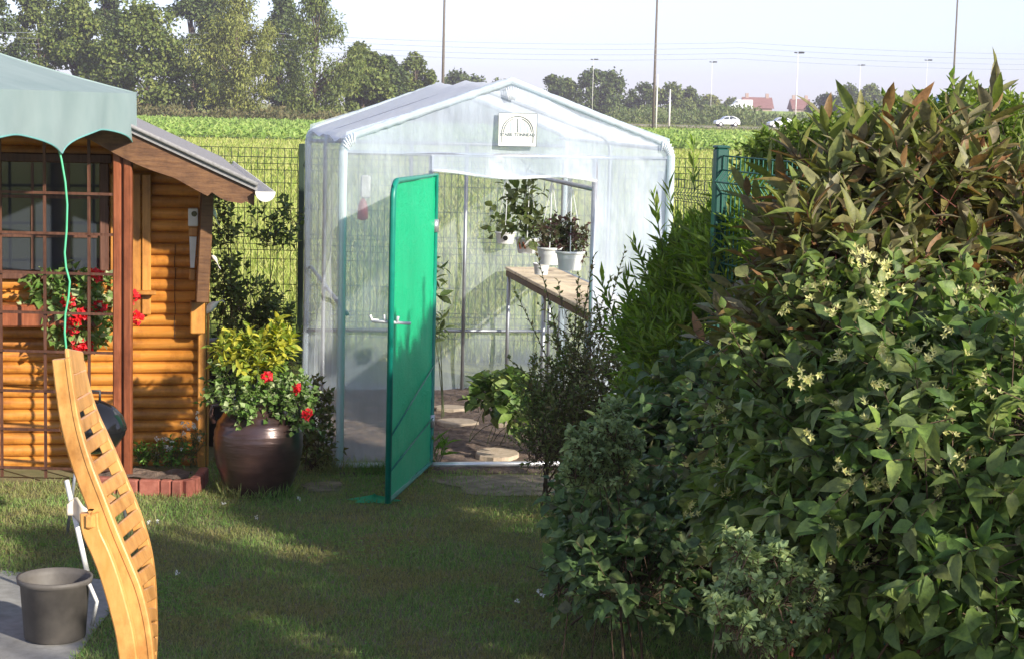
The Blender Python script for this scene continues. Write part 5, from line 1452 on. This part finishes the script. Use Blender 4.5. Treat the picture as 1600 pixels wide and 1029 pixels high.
# bronze leaved shrub
shrub('bronze_shrub', 'tall shrub with long bronze and olive leaves at the right', 'shrub', (1.25, 5.6, 0),
      [B(1360, 330, 5.6, 85, .26, 45, 60), B(1460, 300, 5.5, 60, .25, 55, 55), B(1310, 420, 5.4, 90, .3, 65, 90), B(1430, 410, 5.5, 110, .3, 80, 110), B(1550, 370, 5.6, 70, .3, 110, 80), B(1225, 450, 5.7, 35, .2, 40, 26), B(1185, 550, 5.5, 50, .25, 40, 40), B(1300, 530, 5.3, 120, .3, 70, 90), B(1560, 540, 5.5, 90, .3, 100, 50)],
      (.102, .030), M['lf_bronze'], M['redtwig'], (.14, 9), up=.7, stems=46, stem_r=.010, basespread=.35, shell=.2, big=True,
      shoots=[shoot(1425, 290, 1420, 140, 5.6, 16), shoot(1350, 290, 1340, 190, 5.6, 10), shoot(1310, 290, 1288, 185, 5.6, 9), shoot(1470, 260, 1490, 165, 5.6, 10), shoot(1395, 300, 1385, 200, 5.6, 10), shoot(1455, 280, 1450, 190, 5.6, 9), shoot(1210, 390, 1170, 310, 5.8, 10), shoot(1240, 330, 1195, 262, 5.8, 8), shoot(1270, 280, 1240, 240, 5.7, 8), shoot(1540, 210, 1560, 120, 5.6, 14)], droop=.18, upn=.9)
# honeysuckle mass with cream flowers
hs = (1.0, 4.9, 0)
hon = shrub('honeysuckle', 'wide leaved climber with cream yellow flowers filling the lower right', 'climber', hs,
      [B(1430, 590, 4.7, 90, .25, 70, 90), B(1330, 650, 4.8, 100, .28, 70, 100), B(1440, 700, 4.5, 110, .28, 100, 140), B(1260, 730, 4.9, 95, .28, 75, 100), B(1330, 800, 4.6, 130, .28, 90, 120), B(1480, 850, 4.4, 130, .28, 110, 130), B(1195, 780, 5.2, 60, .25, 65, 60), B(1580, 680, 4.5, 70, .3, 160, 100), B(1360, 930, 4.7, 200, .25, 70, 90), B(1560, 950, 4.3, 90, .25, 90, 60)],
      (.062, .034), M['lf_vine'], M['twig'], (.13, 8), up=.15, stems=40, stem_r=.007, basespread=.3, shell=.25, big=True, droop=.45, upn=.8)
shrub('ivy_tangle', 'small leaved ivy tangled through the lower right shrubs, below the bronze leaves', 'climber', (.95, 5.3, 0),
      [B(1250, 620, 5.1, 110, .25, 80, 190), B(1380, 700, 4.85, 120, .25, 110, 230), B(1220, 800, 5.2, 90, .25, 70, 160), B(1400, 860, 4.7, 140, .25, 90, 230), B(1500, 560, 4.9, 90, .25, 90, 150), B(1330, 500, 5.1, 100, .2, 50, 110)],
      (.042, .032), M['lf_ivy'], M['twig'], (.16, 7), up=.3, stems=26, stem_r=.005, basespread=.3, shell=.3, droop=.3, big=True)
fc = []
for (px, py) in ((1340, 400), (1355, 398), (1378, 415), (1385, 425), (1374, 448), (1337, 404), (1262, 455), (1367, 478), (1300, 490), (1225, 480), (1309, 555), (1437, 545), (1380, 558), (1370, 600), (1450, 560), (1105, 645), (1128, 648), (1196, 665), (1262, 590), (1148, 695), (1357, 640), (1472, 605), (1457, 668), (1420, 700), (1482, 665), (1315, 735), (1365, 750), (1380, 752), (1338, 770), (1462, 770), (1120, 725), (1138, 778), (1080, 795), (1206, 818), (1305, 830), (1350, 870), (1342, 880), (1283, 860), (1430, 865), (1490, 850), (1200, 722), (1325, 755), (1395, 745), (1260, 935), (1500, 720), (1530, 600), (1560, 760)):
    fc.append(tuple(at(px, py, 4.28+rnd.uniform(-.05, .12)+(.7 if px < 1210 else 0)+(.25 if py < 520 else 0))))
flower_heads(fc, .018, 30, .0135, .0052, 'flower_cluster', M['pet_cream'], hon, hs, shape='star')
fc2 = [tuple(at(rnd.uniform(1220, 1560), rnd.uniform(420, 900), 4.3+rnd.uniform(0, .3))) for _ in range(40)]
flower_heads(fc2, .012, 15, .013, .005, 'flower_cluster', M['pet_cream'], hon, hs, shape='star')
# currant bushes low in the shade
shrub('currant_bush', 'dark lobed leaf bush spreading over the lawn edge in shade', 'shrub', (.62, 7.6, 0),
      [B(975, 790, 7.6, 75, .3, 60, 200), B(1060, 700, 7.5, 90, .3, 70, 240), B(1040, 840, 7.2, 115, .3, 80, 260), B(1120, 620, 7.4, 80, .3, 55, 150), B(925, 805, 7.7, 35, .2, 45, 60), B(1120, 880, 6.7, 110, .3, 80, 180), B(1000, 920, 6.9, 80, .25, 50, 110), B(1160, 720, 6.6, 90, .3, 90, 140), B(930, 850, 6.6, 45, .2, 40, 70), B(990, 900, 6.3, 80, .2, 60, 110), B(1195, 660, 7.6, 90, .35, 95, 240), B(880, 900, 6.9, 20, .15, 25, 16)],  # mostly hidden blob near the side fence is added to shade the lawn
      (.050, .042), M['lf_currant'], M['twig'], (.13, 7), up=.5, stems=34, stem_r=.006, basespread=.35, shell=.25, big=True, droop=.35)
def sage(label, pts, Y, bx):
    bl = [B(px, py, Y, rx, .09, ry, n) for (px, py, rx, ry, n) in pts]
    shrub('sage_clump', label, 'plant', (at(bx, 700, Y).x, Y, 0), bl, (.022, .015), M['lf_sage'], M['twig'], (.035, 10), up=.7, stems=9, stem_r=.0035, basespread=.16, shell=.2, big=True, group='pale green sage like clumps', spread=1.0)
sage('pale green rosette clump at the middle edge of the shrubs', [(960, 645, 16, 14, 26), (955, 670, 20, 16, 34), (910, 690, 26, 14, 40), (925, 715, 30, 20, 50), (965, 705, 24, 22, 44), (900, 735, 18, 16, 26), (985, 690, 16, 14, 20), (940, 745, 40, 20, 40), (970, 740, 20, 20, 26)], 6.45, 945)
sage('pale green rosette clump at the bottom of the picture', [(1152, 858, 12, 8, 16), (1172, 885, 20, 12, 30), (1208, 868, 12, 8, 14), (1228, 892, 16, 9, 20), (1165, 915, 24, 12, 26), (1122, 942, 14, 9, 14), (1145, 968, 26, 12, 26), (1262, 905, 16, 10, 16), (1215, 930, 26, 14, 26), (1275, 945, 22, 12, 20), (1190, 1000, 60, 16, 36)], 4.35, 1190)
# unseen hedge out of frame, added to shade the lawn and lower shrubs
for (c_, r_, n_, lab_) in (((2.7, 2.6, .8), (1.15, .7, .95), 900, 'unseen hedge out of view on the right, added to cast shade'),):
    shrub('shade_hedge', lab_, 'hedge', (c_[0], c_[1], 0), [((2.75, 2.6, 1.3), (1.15, .7, 1.35), 420), ((3.3, 4.6, .8), (1.2, 1.1, 1.0), 700), ((1.95, 3.4, .62), (.55, .45, .72), 420), ((2.6, 6.2, .75), (.5, 1.0, .8), 500), ((2.75, 8.6, .7), (.4, 1.0, .75), 400)], (.10, .06), M['lf_dark'], M['twig'], (.2, 7), stems=30, stem_r=.014, basespread=.6, shell=.2)
# climber on the rear fence
shrub('fence_climber', 'dark climbing rose with loose shoots on the rear fence', 'climber', (at(385, 560, 14.3).x, 14.3, 0),
      [B(385, 480, 14.3, 50, .2, 45, 70), B(350, 440, 14.3, 28, .2, 40, 34), B(430, 520, 14.3, 40, .2, 50, 55), B(360, 540, 14.3, 40, .2, 40, 60), B(425, 370, 14.3, 30, .12, 40, 26), B(350, 360, 14.3, 22, .12, 40, 28), B(455, 340, 14.3, 12, .1, 22, 10), B(350, 300, 14.3, 10, .1, 20, 5), B(400, 590, 14.0, 70, .2, 30, 80)],
      (.055, .036), M['lf_climb'], M['twig'], (.13, 6), up=.6, stems=24, stem_r=.008, basespread=.3, shell=.1, big=False)
shrub('ivy_clump', 'dark low foliage between the jar and the greenhouse wall', 'plant', (at(497, 680, 10.6).x, 10.5, 0),
      [B(497, 690, 10.5, 24, .12, 50, 90), B(500, 630, 10.7, 16, .1, 36, 36)], (.035, .028), M['lf_dark'], M['twig'], (.06, 5), stems=10, stem_r=.004, basespread=.05)

# ================================================================== HAZE
b = MB(); b.box((0, 670, 14), (1840, 1500, 30)); hz = None
hm = bpy.data.materials.new('haze'); hm.use_nodes = True; t = hm.node_tree; t.nodes.clear()
o_ = t.nodes.new('ShaderNodeOutputMaterial'); v = t.nodes.new('ShaderNodeVolumePrincipled')
v.inputs['Color'].default_value = (.98, .88, 1, 1); v.inputs['Density'].default_value = .0005; v.inputs['Anisotropy'].default_value = .2
t.links.new(v.outputs[0], o_.inputs['Volume'])
o = b.build('haze', hm, None); tag(o, 'thin pale summer haze over the fields', 'haze', None, 'stuff')
